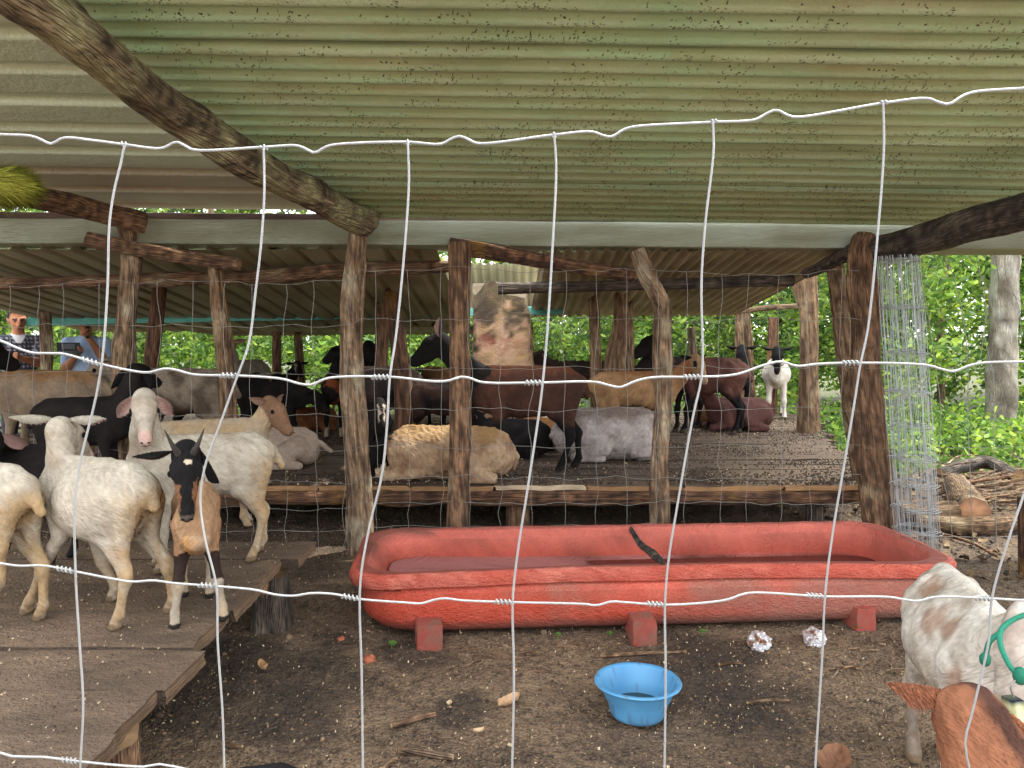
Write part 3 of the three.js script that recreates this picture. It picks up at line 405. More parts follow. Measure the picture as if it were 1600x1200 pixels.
// ---------- blue basin ----------
{
  const c = on(996, 1122, 0), t = thing('plastic_basin', 'blue plastic wash basin with a little water on the dirt', 'basin', [c.x, 0.012, c.z]);
  const pr = [[0.001, 0.004], [0.086, 0.0], [0.098, 0.004], [0.106, 0.02], [0.118, 0.068], [0.124, 0.074], [0.146, 0.128], [0.15, 0.134], [0.159, 0.136], [0.164, 0.133], [0.166, 0.137], [0.162, 0.1435], [0.150, 0.1425], [0.143, 0.135], [0.121, 0.078], [0.114, 0.07], [0.101, 0.02], [0.094, 0.009], [0.001, 0.008]];
  const g = new THREE.LatheGeometry(pr.map((p) => new THREE.Vector2(...p)), 96), p = g.attributes.position;
  for (let i = 0; i < p.count; i++) p.setXYZ(i, p.getX(i) * 0.93, p.getY(i) * 0.9 + 0.0025 * N(p.getX(i) * 9, 3, p.getZ(i) * 9), p.getZ(i) * 0.91 * (1 + 0.01 * N(p.getX(i) * 5, 1, 0)));
  g.computeVertexNormals();
  mesh('bowl', paint(g, (x, y, z) => { const n = fbm(x * 14, y * 14, z * 14, 3), r = Math.hypot(x, z); let c = mix(C(86, 150, 190), C(70, 132, 176), clamp(0.5 + n, 0, 1)); c = mix(c, C(70, 66, 60), smooth(0.03 - y + n * 0.03, 0, 0.03) * (r > 0.1 ? 0.7 : 0.3)); c = mix(c, C(150, 176, 190), r > 0.155 ? 0.45 : 0); if (N(x * 60, y * 60, z * 60) > 0.42) c = mix(c, C(80, 74, 66), 0.5); return c; }), std({ vertexColors: true, roughness: 0.48, side: THREE.DoubleSide }), t);
  mesh('water', new THREE.CircleGeometry(0.098, 40).rotateX(-Math.PI / 2).translate(0, 0.036, 0), new THREE.MeshPhysicalMaterial({ color: new THREE.Color().setRGB(...C(40, 56, 62)), roughness: 0.05 }), t);
}
// ---------- woods behind the pen ----------
const leafG = (() => { const g = new THREE.BufferGeometry(), p = [[-0.5, 0, 0], [-0.15, 0.2, 0.06], [0, 0, 0], [-0.15, -0.2, 0.06], [0.25, 0.16, 0.04], [0.25, -0.16, 0.04], [0.5, 0, -0.05]]; g.setAttribute('position', new THREE.Float32BufferAttribute(p.flat(), 3)); g.setIndex([0, 2, 1, 0, 3, 2, 1, 2, 4, 2, 3, 5, 4, 2, 6, 2, 5, 6]); g.computeVertexNormals(); return g; })();
const leafM = new THREE.MeshPhysicalMaterial({ color: 0xffffff, roughness: 0.75, transmission: 0.5, thickness: 0, side: THREE.DoubleSide, specularIntensity: 0.5 });
const GREENS = [C(98, 130, 48), C(124, 154, 54), C(72, 106, 42), C(158, 178, 70), C(58, 88, 44)];
function foliage(name, n, place, size, parent, tint = 1) {
  const im = new THREE.InstancedMesh(leafG, leafM, n), q = new THREE.Matrix4(), e = new THREE.Euler(), qu = new THREE.Quaternion(), c = new THREE.Color();
  for (let i = 0; i < n; i++) { const p = place(i), s = size * rr(0.55, 1.35); im.setMatrixAt(i, q.compose(p, qu.setFromEuler(e.set(rr(-1.1, 0.6), rr(0, 6.28), rr(-0.9, 0.9))), V(s, s, s))); const g = mix(GREENS[Math.floor(rnd() * 5)], GREENS[Math.floor(rnd() * 5)], rnd()); c.setRGB(...mul(g, tint * 1.18 * rr(0.6, 1.3) * (0.9 + 0.5 * N(p.x * 0.8, p.y * 0.8, p.z * 0.8)))); im.setColorAt(i, c); }
  if (parent) im.userData.kind = 'stuff'; im.castShadow = im.receiveShadow = true; im.name = parent ? name : numbered(name); (parent ?? scene).add(im); return im;
}
function clumps(n, cx, cy, cz, rx, ry, rz, r, shell = 0.5) { const l = []; for (let i = 0; i < n; i++) { const a = rr(0, 6.28), u = rr(-1, 1), k = Math.pow(rnd(), shell), s = Math.sqrt(1 - u * u); l.push([V(cx + Math.cos(a) * s * rx * k, Math.max(0.15, cy + u * ry * k), cz + Math.sin(a) * s * rz * k), r * rr(0.6, 1.4)]); } return () => { const [c, R] = l[Math.floor(rnd() * l.length)], a = rr(0, 6.28), u = rr(-1, 1), k = Math.pow(rnd(), 0.45) * R, s = Math.sqrt(1 - u * u); return V(c.x + Math.cos(a) * s * k, Math.max(0.04, c.y + u * k * 0.8), c.z + Math.sin(a) * s * k); }; }
function tree(label, x, d, h, r, leaves, size, tint, kind = 'tree', trunkR = 0.09, lean = 0.2, group, low = 0.35) {
  const t = thing(kind === 'tree' ? 'broadleaf_tree' : 'shrub', label, kind, [x, 0, -d], 0, group), pts = [V(0, -0.1, 0), V(lean * 0.3, h * 0.3, 0.05), V(lean * 0.5, h * 0.6, -0.1), V(lean, h * 0.95, 0)];
  mesh(kind === 'tree' ? 'trunk' : 'stem', logGeo(pts, [trunkR * 1.3, trunkR, trunkR * 0.8, trunkR * 0.4], { step: 0.12, seg: 14, col: (q, ...a) => BARK[kind === 'tree' ? (trunkR > 0.12 ? 'pale' : 'grey') : 'brown'](q, ...a) }), M.bark, t);
  for (let i = 0; i < (kind === 'tree' ? 6 : 3); i++) { const y = h * rr(0.35, 0.8), a = rr(0, 6.28), L = r * rr(0.5, 0.9); mesh('limb', logGeo([V(lean * y / h, y, 0), V(lean * y / h + Math.cos(a) * L * 0.5, y + L * 0.35, Math.sin(a) * L * 0.5), V(lean * y / h + Math.cos(a) * L, y + L * 0.6, Math.sin(a) * L)], [trunkR * 0.45, trunkR * 0.3, trunkR * 0.12], { step: 0.12, seg: 8, col: BARK.grey }), M.bark, t); }
  foliage('crown', leaves, clumps(Math.round(leaves / 70), lean * 0.7, h * (0.5 + low * 0.5), 0, r, h * (0.5 - low * 0.45), r, r * 0.28), size, t, tint);
}
tree('pale barked tree standing in the sun at the right edge behind the fence wires', 6.2, 9.7, 8.5, 2.6, 6000, 0.16, 1.1, 'tree', 0.15, -0.2, null, 0.88);
tree('bushy bright shrub right of the wire roll behind the brush heap', 5.0, 10.4, 2.9, 1.15, 5200, 0.105, 1.25, 'shrub', 0.03, 0.1, null, 0.2);
tree('tall leafy tree directly behind the wire roll', 5.1, 11.6, 5.6, 1.9, 6500, 0.12, 1.05, 'tree', 0.07, 0.3, null, 0.25);
tree('light green shrub at the right edge below the pale barked tree', 7.5, 10.4, 2.2, 1.0, 3600, 0.10, 1.3, 'shrub', 0.025, 0.1, null, 0.2);
tree('dense green shrub behind the white sheep with black head', 4.0, 11.4, 2.7, 1.1, 5000, 0.10, 1.05, 'shrub', 0.03, 0, null, 0.2);
tree('young tree behind the thin black sheep and the pinkish poles', 3.0, 12.4, 3.6, 1.3, 5200, 0.10, 1.1, 'tree', 0.05, -0.1, null, 0.2);
tree('leafy shrub in the gap behind the tan sheep', 1.9, 12.0, 2.5, 1.2, 4800, 0.10, 1.1, 'shrub', 0.03, 0, null, 0.2);
tree('dark green shrub behind the plastered pillar', 0.1, 12.2, 2.6, 1.3, 4000, 0.10, 0.9, 'shrub', 0.03, 0, null, 0.2);
tree('sunny shrub in the gap right of the tall grey post', -1.5, 12.0, 2.5, 1.2, 4600, 0.10, 1.25, 'shrub', 0.03, 0, null, 0.2);
tree('bright shrub in the gap left of the tall grey post', -2.9, 12.4, 2.6, 1.2, 4600, 0.10, 1.3, 'shrub', 0.03, 0, null, 0.2);
tree('yellow green shrub in the gap left of the slim peeled post', -4.2, 11.6, 2.5, 1.1, 4600, 0.10, 1.25, 'shrub', 0.03, 0, null, 0.2);
tree('narrow leaved shrub behind the man in blue', -5.9, 10.8, 2.6, 1.1, 4600, 0.09, 0.95, 'shrub', 0.03, 0, null, 0.2);
tree('green shrub behind the man in the checked shirt', -7.3, 10.8, 3.0, 1.2, 4600, 0.10, 0.95, 'shrub', 0.03, 0, null, 0.2);
tag(foliage('woodland', 110000, (() => { const fs = []; for (let i = 0; i < 64; i++) { const x = -26 + i * 0.84 + rr(-0.6, 0.6), d = 15 + rr(0, 5), h = rr(5, 10); fs.push(clumps(30, x, h * 0.5, -d, 1.7, h * 0.5, 1.4, 0.75)); } return () => fs[Math.floor(rnd() * fs.length)](); })(), 0.2, null, 0.95), 'dense leafy woodland closing the view behind the pen', 'woodland', null, 'stuff');
tag(foliage('thicket', 34000, (() => { const fs = []; for (let i = 0; i < 46; i++) { const x = -13 + i * 0.62 + rr(-0.3, 0.3), d = 13.2 + rr(0, 2), h = rr(1.8, 3.4); fs.push(clumps(14, x, h * 0.5, -d, 0.7, h * 0.5, 0.6, 0.42)); } return () => fs[Math.floor(rnd() * fs.length)](); })(), 0.13, null, 1.05), 'tangled green thicket along the foot of the wood', 'thicket', null, 'stuff');
tag(foliage('undergrowth', 16000, (() => { const f = []; for (let i = 0; i < 260; i++) { const right = i < 150, d = right ? rr(7.4, 12) : rr(10.2, 14), x = right ? rr(0.42, 0.74) * d : rr(-0.7, 0.42) * d; f.push([V(x, rr(0.05, right ? 0.3 : 0.6), -d), rr(0.12, 0.34)]); } return () => { const [c, R] = f[Math.floor(rnd() * f.length)]; return V(c.x + rr(-R, R), Math.max(0.02, c.y + rr(-R, R) * 0.7), c.z + rr(-R, R)); }; })(), 0.085, null, 1.35), 'low bright green herbs covering the ground at the edge of the wood', 'ground cover', null, 'stuff');
for (let i = 0; i < 9; i++) { const x = [-6.6, -5.2, -3.7, -2.2, -0.9, 1.2, 2.6, 4.6, 8.2][i], d = 13 + (i % 3) * 0.8; post('tree_trunk', 'slender bare stem of a young tree in the wood behind the pen', 'trunk', [V(x, -0.1, -d), V(x + rr(-0.15, 0.15), 2, -d), V(x + rr(-0.4, 0.4), 5.5, -d)], [0.07, 0.06, 0.05], 'grey', { step: 0.15, seg: 10, group: 'slender stems in the wood' }); }
// ---------- bodies: capsules joined by a smooth minimum, meshed with surface nets ----------
// prim: { a, b, ra, rb, f: squash along axis, ax: squash axis, reg }
function blob(prims, cell, k) {
  const m = 3.2 / k + cell * 2; let lo = [1e9, 1e9, 1e9], hi = [-1e9, -1e9, -1e9];
  for (const p of prims) { const r = Math.max(p.ra, p.rb) + m; p.lo = [0, 1, 2].map((i) => Math.min(p.a[i], p.b[i]) - r); p.hi = [0, 1, 2].map((i) => Math.max(p.a[i], p.b[i]) + r); for (let i = 0; i < 3; i++) { lo[i] = Math.min(lo[i], p.lo[i]); hi[i] = Math.max(hi[i], p.hi[i]); } }
  const n = [0, 1, 2].map((i) => Math.ceil((hi[i] - lo[i]) / cell) + 2), [nx, ny, nz] = n, F = new Float32Array(nx * ny * nz), B = new Float32Array(nx * ny * nz), R = new Uint8Array(nx * ny * nz);
  prims.forEach((p, pi) => {
    const i0 = [0, 1, 2].map((i) => Math.max(0, Math.floor((p.lo[i] - lo[i]) / cell))), i1 = [0, 1, 2].map((i) => Math.min(n[i] - 1, Math.ceil((p.hi[i] - lo[i]) / cell)));
    const ax = p.ax ?? [0, 0, 1], f = (p.f ?? 1), bx = p.b[0] - p.a[0], by = p.b[1] - p.a[1], bz = p.b[2] - p.a[2], bb = bx * bx + by * by + bz * bz || 1e-9, s = 1 / f - 1;
    for (let z = i0[2]; z <= i1[2]; z++) for (let y = i0[1]; y <= i1[1]; y++) for (let x = i0[0], o = (z * ny + y) * nx + x; x <= i1[0]; x++, o++) {
      let qx = lo[0] + x * cell - p.a[0], qy = lo[1] + y * cell - p.a[1], qz = lo[2] + z * cell - p.a[2];
      let t = (qx * bx + qy * by + qz * bz) / bb; t = t < 0 ? 0 : t > 1 ? 1 : t;
      let dx = qx - t * bx, dy = qy - t * by, dz = qz - t * bz;
      if (f !== 1) { const e = (dx * ax[0] + dy * ax[1] + dz * ax[2]) * s; dx += e * ax[0]; dy += e * ax[1]; dz += e * ax[2]; }
      const d = Math.sqrt(dx * dx + dy * dy + dz * dz) - (p.ra + (p.rb - p.ra) * t);
      if (d > m) continue;
      const e = Math.exp(-k * d); F[o] += e; if (e > B[o]) { B[o] = e; R[o] = pi; }
    }
  });
  const pos = [], who = [], map = new Int32Array(nx * ny * nz).fill(-1), idx = [], val = (o) => (F[o] > 1e-9 ? -Math.log(F[o]) / k : 1);
  const off = []; for (let c = 0; c < 8; c++) off.push((((c >> 2) & 1) * ny + ((c >> 1) & 1)) * nx + (c & 1));
  const v = new Float64Array(8);
  for (let z = 0; z < nz - 1; z++) for (let y = 0; y < ny - 1; y++) for (let x = 0; x < nx - 1; x++) {
    const o = (z * ny + y) * nx + x; let mask = 0;
    for (let c = 0; c < 8; c++) if (F[o + off[c]] > 1) mask |= 1 << c;
    if (mask === 0 || mask === 255) continue;
    for (let c = 0; c < 8; c++) v[c] = val(o + off[c]);
    let sx = 0, sy = 0, sz = 0, cnt = 0;
    for (let c = 0; c < 8; c++) for (let b = 1; b < 8; b <<= 1) { const e = c | b; if (e === c || ((mask >> c) & 1) === ((mask >> e) & 1)) continue; const t = v[c] / (v[c] - v[e]); sx += (c & 1) + (b === 1 ? t : 0); sy += ((c >> 1) & 1) + (b === 2 ? t : 0); sz += ((c >> 2) & 1) + (b === 4 ? t : 0); cnt++; }
    map[o] = pos.length / 3; pos.push(lo[0] + (x + sx / cnt) * cell, lo[1] + (y + sy / cnt) * cell, lo[2] + (z + sz / cnt) * cell);
    let best = 0; for (let c = 1; c < 8; c++) if (F[o + off[c]] > F[o + off[best]]) best = c;
    who.push(R[o + off[best]]);
  }
  const q = (a, b, c, d, flip) => { if (a < 0 || b < 0 || c < 0 || d < 0) return; if (flip) idx.push(a, c, b, a, d, c); else idx.push(a, b, c, a, c, d); };
  for (let z = 1; z < nz - 1; z++) for (let y = 1; y < ny - 1; y++) for (let x = 1; x < nx - 1; x++) {
    const o = (z * ny + y) * nx + x, s = F[o] > 1;
    if (s !== F[o + 1] > 1) q(map[o - ny * nx - nx], map[o - ny * nx], map[o], map[o - nx], !s);
    if (s !== F[o + nx] > 1) q(map[o - ny * nx - 1], map[o - 1], map[o], map[o - ny * nx], !s);
    if (s !== F[o + ny * nx] > 1) q(map[o - nx - 1], map[o - nx], map[o], map[o - 1], !s);
  }
  const g = new THREE.BufferGeometry(); g.setAttribute('position', new THREE.Float32BufferAttribute(pos, 3)); g.setIndex(idx); g.computeVertexNormals();
  return { g, who };
}
function leafShape(len, wid, thick, cup, droop, cOut, cIn, n1 = 16, n2 = 12) { // along +x, faces +z
  const g = new THREE.SphereGeometry(1, n1, n2), p = g.attributes.position, c = new Float32Array(p.count * 3);
  for (let i = 0; i < p.count; i++) {
    const x = p.getY(i), y = p.getX(i), z = p.getZ(i), l = (x + 1) / 2, pr = 0.55 + 0.75 * Math.sin(Math.PI * Math.min(1, l * 0.9 + 0.08)) - 0.25 * l;
    p.setXYZ(i, l * len, y * wid * pr * 0.72 - droop * l * l, z * thick + cup * y * y * pr - cup * 0.3);
    c.set(mul(z > 0.05 ? cIn : cOut, 0.9 + 0.25 * N(l * 9, y * 5, z + len * 30)), i * 3);
  }
  g.computeVertexNormals(); g.setAttribute('color', new THREE.BufferAttribute(c, 3)); return g;
}
const basis = (f, u) => { const x = f.clone().normalize(), z = x.clone().cross(u).normalize(), y = z.clone().cross(x); return [x, y, z]; };
const strip = (g, uvs) => { const o = new THREE.BufferGeometry(); for (const k of ['position', 'normal', 'color', 'uv']) if (g.attributes[k]) o.setAttribute(k, g.attributes[k]); o.setIndex(g.index); if (!o.attributes.uv) { const p = g.attributes.position, uv = new Float32Array(p.count * 2); for (let i = 0; i < p.count; i++) { uv[i * 2] = p.getX(i) * 1.0 + p.getZ(i) * 0.7; uv[i * 2 + 1] = p.getY(i) * 0.5 + p.getZ(i) * 0.6; } o.setAttribute('uv', new THREE.BufferAttribute(uv, 2)); } return o; };
function furCoat(geo, count, len, wid, flow, jitter, shade = 0.35) {
  const s = new MeshSurfaceSampler(new THREE.Mesh(geo)); s.randomFunction = rnd; s.build();
  const p = V(0, 0, 0), n = V(0, 0, 0), c = new THREE.Color(), pos = new Float32Array(count * 9), nor = new Float32Array(count * 9), col = new Float32Array(count * 9), d = V(0, 0, 0), w = V(0, 0, 0);
  for (let i = 0; i < count; i++) {
    s.sample(p, n, c);
    d.copy(flow(p)).addScaledVector(n, 0.10).add(V(rr(-1, 1), rr(-1, 1), rr(-1, 1)).multiplyScalar(jitter)).normalize();
    const L = len * rr(0.5, 1.2); w.copy(d).cross(n).normalize().multiplyScalar(wid);
    p.addScaledVector(n, -0.002); const k = 1 + rr(-shade, shade);
    const v = [p.clone().sub(w), p.clone().add(w), p.clone().addScaledVector(d, L)];
    for (let j = 0; j < 3; j++) { const o = i * 9 + j * 3; v[j].toArray(pos, o); n.toArray(nor, o); col[o] = c.r * k; col[o + 1] = c.g * k; col[o + 2] = c.b * k; }
  }
  const g = new THREE.BufferGeometry(); g.setAttribute('position', new THREE.BufferAttribute(pos, 3)); g.setAttribute('normal', new THREE.BufferAttribute(nor, 3)); g.setAttribute('color', new THREE.BufferAttribute(col, 3)); return g;
}
/* animal: H withers height; everything else in units of H in a frame facing +x */
function animal(o) {
  const H = o.H, lie = o.lie, P = [], cell = o.cell ?? 0.012, fat = o.fat ?? 1, Lx = o.len ?? 1;
  const pr = (reg, a, ra, b, rb, f = 1, ax) => P.push({ a: a.map((v) => v * H), b: (b ?? a).map((v) => v * H), ra: ra * H, rb: (rb ?? ra) * H, f, ax, reg });
  const ty = lie ? -0.43 : 0, x_ = (x) => x * Lx;
  pr('trunk', [x_(0.31), 0.73 + ty, 0], 0.175, [x_(0.05), 0.70 + ty, 0], 0.205 * fat, lie ? 1 : 0.76);
  pr('trunk', [x_(0.05), 0.685 + ty, 0], 0.21 * fat, [x_(-0.25), 0.70 + ty, 0], 0.19 * fat, lie ? 1.05 : 0.80);
  if (o.belly) pr('belly', [x_(0.04), 0.67 + ty, 0], 0.17 * o.belly, [x_(-0.14), 0.665 + ty, 0], 0.18 * o.belly, 1.0);
  pr('rump', [x_(-0.2), 0.75 + ty, 0], 0.165, [x_(-0.40), 0.76 + ty, 0], 0.125, 0.88);
  pr('back', [x_(0.3), 0.87 + ty, 0], 0.07, [x_(-0.1), 0.86 + ty, 0], 0.07, 0.8); pr('back', [x_(-0.1), 0.86 + ty, 0], 0.07, [x_(-0.36), 0.865 + ty, 0], 0.06, 0.9);
  for (const s of [-1, 1]) if (!lie) { pr('rump', [x_(-0.27), 0.855 + ty, s * 0.085], 0.032, [x_(-0.36), 0.80 + ty, s * 0.09], 0.03); pr('trunk', [x_(0.27), 0.86 + ty, s * 0.04], 0.04, [x_(0.30), 0.70 + ty, s * 0.10], 0.05); }
  pr('chest', [x_(0.36), 0.64 + ty, 0], 0.115, [x_(0.2), 0.56 + ty, 0], 0.1, 0.9);
  const lg = o.legs ?? {};
  if (lie) { pr('trunk', [x_(0.28), 0.19, 0], 0.18 * fat, [x_(-0.28), 0.2, 0], 0.19 * fat, 1.12); pr('rump', [x_(-0.3), 0.24, 0], 0.19, [x_(-0.38), 0.2, 0], 0.17, 1.05); }
  for (const s of [-1, 1]) {
    if (lie) {
      pr('fleg', [x_(0.27), 0.27, s * 0.12], 0.11, [x_(0.2), 0.12, s * 0.17], 0.07); pr('fleg', [x_(0.2), 0.1, s * 0.17], 0.06, [x_(0.46), 0.06, s * 0.15], 0.045); pr('fshank', [x_(0.46), 0.06, s * 0.15], 0.042, [x_(0.28), 0.03, s * 0.12], 0.03);
      pr('hleg', [x_(-0.33), 0.26, s * 0.13], 0.14, [x_(-0.1), 0.15, s * 0.22], 0.09, 0.9); pr('hleg', [x_(-0.1), 0.14, s * 0.22], 0.075, [x_(-0.36), 0.055, s * 0.23], 0.045); pr('hshank', [x_(-0.36), 0.045, s * 0.23], 0.04, [x_(-0.1), 0.035, s * 0.24], 0.03);
      continue;
    }
    const [dx, dz] = lg[s < 0 ? 'fl' : 'fr'] ?? [0, 0], [ex, ez] = lg[s < 0 ? 'hl' : 'hr'] ?? [0, 0], zf = s * 0.1, zh = s * 0.1, th = (o.thick ?? 1) * 0.86, fx = x_(0.27);
    pr('fleg', [fx, 0.69, s * 0.085], 0.10, [fx - 0.03, 0.48, zf], 0.052 * th, 0.8); pr('fleg', [fx - 0.03, 0.48, zf], 0.05 * th, [fx + dx * 0.5, 0.275, zf + dz * 0.5], 0.034 * th);
    pr('fleg', [fx + dx * 0.5, 0.29, zf + dz * 0.5], 0.039 * th, [fx + dx * 0.53, 0.25, zf + dz * 0.53], 0.036 * th);
    pr('fshank', [fx + dx * 0.5, 0.27, zf + dz * 0.5], 0.034 * th, [fx - 0.005 + dx, 0.09, zf + dz], 0.027 * th); pr('fshank', [fx - 0.005 + dx, 0.09, zf + dz], 0.031 * th, [fx + 0.025 + dx, 0.045, zf + dz], 0.032 * th);
    for (const c of [-1, 1]) pr('hoof', [fx + 0.022 + dx, 0.022, zf + dz + c * 0.015], 0.024 * th, [fx + 0.058 + dx, 0.012, zf + dz + c * 0.013], 0.014 * th);
    const hx = x_(-0.36);
    pr('hleg', [hx + 0.05, 0.71, s * 0.085], 0.125, [hx + 0.13, 0.52, zh + s * 0.005], 0.07 * th, 0.75); pr('hleg', [hx - 0.02, 0.69, s * 0.075], 0.105, [hx - 0.01, 0.47, zh], 0.05 * th, 0.75);
    pr('hleg', [hx + 0.11, 0.52, zh], 0.064 * th, [hx - 0.055 + ex * 0.55, 0.32, zh + ez * 0.5], 0.036 * th); pr('hleg', [hx - 0.01, 0.48, zh], 0.04 * th, [hx - 0.075 + ex * 0.55, 0.32, zh + ez * 0.5], 0.028 * th);
    pr('hleg', [hx - 0.06 + ex * 0.55, 0.33, zh + ez * 0.5], 0.038 * th, [hx - 0.058 + ex * 0.55, 0.28, zh + ez * 0.5], 0.036 * th); pr('hshank', [hx - 0.058 + ex * 0.55, 0.29, zh + ez * 0.5], 0.033 * th, [hx - 0.03 + ex, 0.09, zh + ez], 0.027 * th); pr('hshank', [hx - 0.03 + ex, 0.09, zh + ez], 0.032 * th, [hx + ex, 0.045, zh + ez], 0.032 * th);
    for (const c of [-1, 1]) pr('hoof', [hx - 0.004 + ex, 0.022, zh + ez + c * 0.015], 0.024 * th, [hx + 0.034 + ex, 0.012, zh + ez + c * 0.013], 0.014 * th);
  }
  if (o.udder) { pr('udder', [x_(-0.3), 0.5, 0], 0.075, [x_(-0.31), 0.42, 0], 0.06); }
  if (o.scrotum) { pr('udder', [x_(-0.36), 0.52, 0], 0.05, [x_(-0.37), 0.40, 0], 0.058); }
  const tl = o.tail ?? [[-0.5, 0.78 + ty], [-0.56, 0.66 + ty]];
  pr('tail', [x_(tl[0][0]), tl[0][1], tl[0][2] ?? 0], 0.035, [x_(tl[1][0]), tl[1][1], tl[1][2] ?? 0], 0.03, 1);
  if (tl[2]) pr('tail', [x_(tl[1][0]), tl[1][1], tl[1][2] ?? 0], 0.03, [x_(tl[2][0]), tl[2][1], tl[2][2] ?? 0], 0.015, 1);
  // neck and head
  const extra = [], parts = []; let HB, HP = V(0, 0, 0);
  if (o.head) {
    const hp = HP = V(...o.head.at), hs = o.head.s ?? 1, [f, u, r] = (HB = basis(o.head.w ? V(o.head.w[0], o.head.w[1], o.head.w[2]).applyAxisAngle(V(0, 1, 0), -(o.yaw ?? 0)) : V(...o.head.dir), V(...(o.head.up ?? [0, 1, 0]))));
    const L = (x, y, z) => hp.clone().addScaledVector(f, x * hs).addScaledVector(u, y * hs).addScaledVector(r, z * hs).toArray(), hr = (reg, a, ra, b, rb, fl = 0.82) => pr(reg, L(...a), ra * hs, L(...b), rb * hs, fl, r.toArray());
    const nk = o.neck ?? 1, base = [x_(0.33), 0.77 + ty, 0], midn = hp.clone().lerp(V(...base), 0.5).add(V(0.01, -0.02, 0));
    pr('neck', base, 0.135 * nk, midn.toArray(), 0.1 * nk, 0.85); pr('neck', midn.toArray(), 0.1 * nk, L(-0.01, -0.03, 0), 0.078 * nk, 0.9); pr('throat', [x_(0.37), 0.66 + ty, 0], 0.1 * nk, L(0.02, -0.07, 0), 0.055 * nk, 0.85);
    const roman = o.roman ?? 0;
    hr('head', [0, 0, 0], 0.088, [0.10, 0.0, 0], 0.08, 0.86); hr('head', [0.08, -0.015 + roman * 0.5, 0], 0.078, [0.20, -0.05 + roman, 0], 0.058, 0.86); hr('face', [0.16, -0.04 + roman, 0], 0.062, [0.285, -0.085, 0], 0.043, 0.84);
    hr('jaw', [0.02, -0.06, 0], 0.062, [0.15, -0.095, 0], 0.048, 0.75); hr('jaw', [0.15, -0.095, 0], 0.045, [0.27, -0.115, 0], 0.033, 0.8); hr('muzzle', [0.285, -0.085, 0], 0.042, [0.307, -0.095, 0], 0.036, 0.88);
    for (const s of [-1, 1]) {
      hr('brow', [0.085, 0.03, s * 0.058], 0.024, [0.13, 0.015, s * 0.056], 0.018, 1);
      const eg = new THREE.SphereGeometry(0.019 * H * hs, 10, 8).translate(...L(0.112, 0.006, s * 0.0735).map((v) => v * H)); eg.setAttribute('color', new THREE.BufferAttribute(new Float32Array(eg.attributes.position.count * 3).fill(0.008), 3)); extra.push(eg);
      const ng = new THREE.SphereGeometry(0.008 * H * hs, 8, 6); ng.scale(1, 0.6, 1.5).translate(...L(0.338, -0.08, s * 0.021).map((v) => v * H)); ng.setAttribute('color', new THREE.BufferAttribute(new Float32Array(ng.attributes.position.count * 3).fill(0.012), 3)); if (!o.coarse) extra.push(ng);
      const e = (s < 0 ? o.ears?.l : o.ears?.r) ?? o.ears ?? {};
      if (e.none) continue;
      const ed = e.dir ?? [-0.25, -0.1, 1], fc = e.face ?? [0.9, 0.2, 0.1];
      const D = f.clone().multiplyScalar(ed[0]).addScaledVector(u, ed[1]).addScaledVector(r, ed[2] * s), Fc = f.clone().multiplyScalar(fc[0]).addScaledVector(u, fc[1]).addScaledVector(r, fc[2] * s);
      const X = D.normalize(), Z = Fc.addScaledVector(X, -Fc.dot(X)).normalize(), Y = Z.clone().cross(X);
      const el = (e.len ?? 0.2) * H, g = leafShape(el, (e.wid ?? 0.05) * H, 0.011 * H, (e.cup ?? 0.025) * H, (e.droop ?? 0) * el * Math.sign(Y.y || 1), o.ears?.out ?? o.col('ear', 0, 0, 0, 0, 0), o.ears?.in ?? C(170, 125, 112));
      g.applyMatrix4(new THREE.Matrix4().makeBasis(X, Y, Z)); g.translate(...L(...(o.ears?.root ? [o.ears.root[0], o.ears.root[1], o.ears.root[2] * s] : [0.0, 0.035, s * 0.062])).map((v) => v * H)); extra.push(g);
    }
    if (o.horns) for (const s of [-1, 1]) {
      const hl = o.horns, pts = [[0.03, 0.07, s * 0.035], [0.02, 0.07 + hl * 0.45, s * (0.045 + hl * 0.1)], [-0.02, 0.07 + hl, s * (0.05 + hl * 0.28)]].map((p) => V(...L(...p)).multiplyScalar(H));
      const cv = new THREE.CatmullRomCurve3(pts), g = new THREE.TubeGeometry(cv, 14, 0.024 * H, 10), pp = g.attributes.position;
      for (let i = 0; i < pp.count; i++) { const k = Math.floor(i / 11) / 14, c = cv.getPointAt(k), w = (1 - k * 0.86) * (1 + 0.06 * Math.sin(k * 60)); pp.setXYZ(i, c.x + (pp.getX(i) - c.x) * w, c.y + (pp.getY(i) - c.y) * w, c.z + (pp.getZ(i) - c.z) * w); }
      g.computeVertexNormals(); parts.push(['horn', g, M.horn]);
    }
  }
  const { g, who } = blob(P, cell, (o.sharp ?? 100) / H), p = g.attributes.position, nn = g.attributes.normal, col = new Float32Array(p.count * 3), sd = o.sd ?? P.length * 1.7 + H * 30 + (o.pos?.[0] ?? 0) * 3;
  const tuft = (o.tuft ?? 0.0025);
  for (let i = 0; i < p.count; i++) {
    let x = p.getX(i), y = p.getY(i), z = p.getZ(i); const q = P[who[i]];
    const ab = [0, 1, 2].map((k) => q.b[k] - q.a[k]), bb = ab[0] ** 2 + ab[1] ** 2 + ab[2] ** 2 || 1, t = clamp(((x - q.a[0]) * ab[0] + (y - q.a[1]) * ab[1] + (z - q.a[2]) * ab[2]) / bb, 0, 1);
    const fl = x * 0.7 + y, n1 = fbm(x * 7 + sd, y * 7, z * 7, 3), n2 = 0.8 * N((x - y) * 85 + sd, fl * 30, z * 95) + 0.4 * N((x - y) * 34, fl * 12 + sd, z * 36), j = 0.03 * N(x * 30, y * 30, z * 30 + sd);
    const hv = HB ? V(x / H + j, y / H + j, z / H - j).sub(HP).divideScalar(o.head.s ?? 1) : V(0, 0, 0);
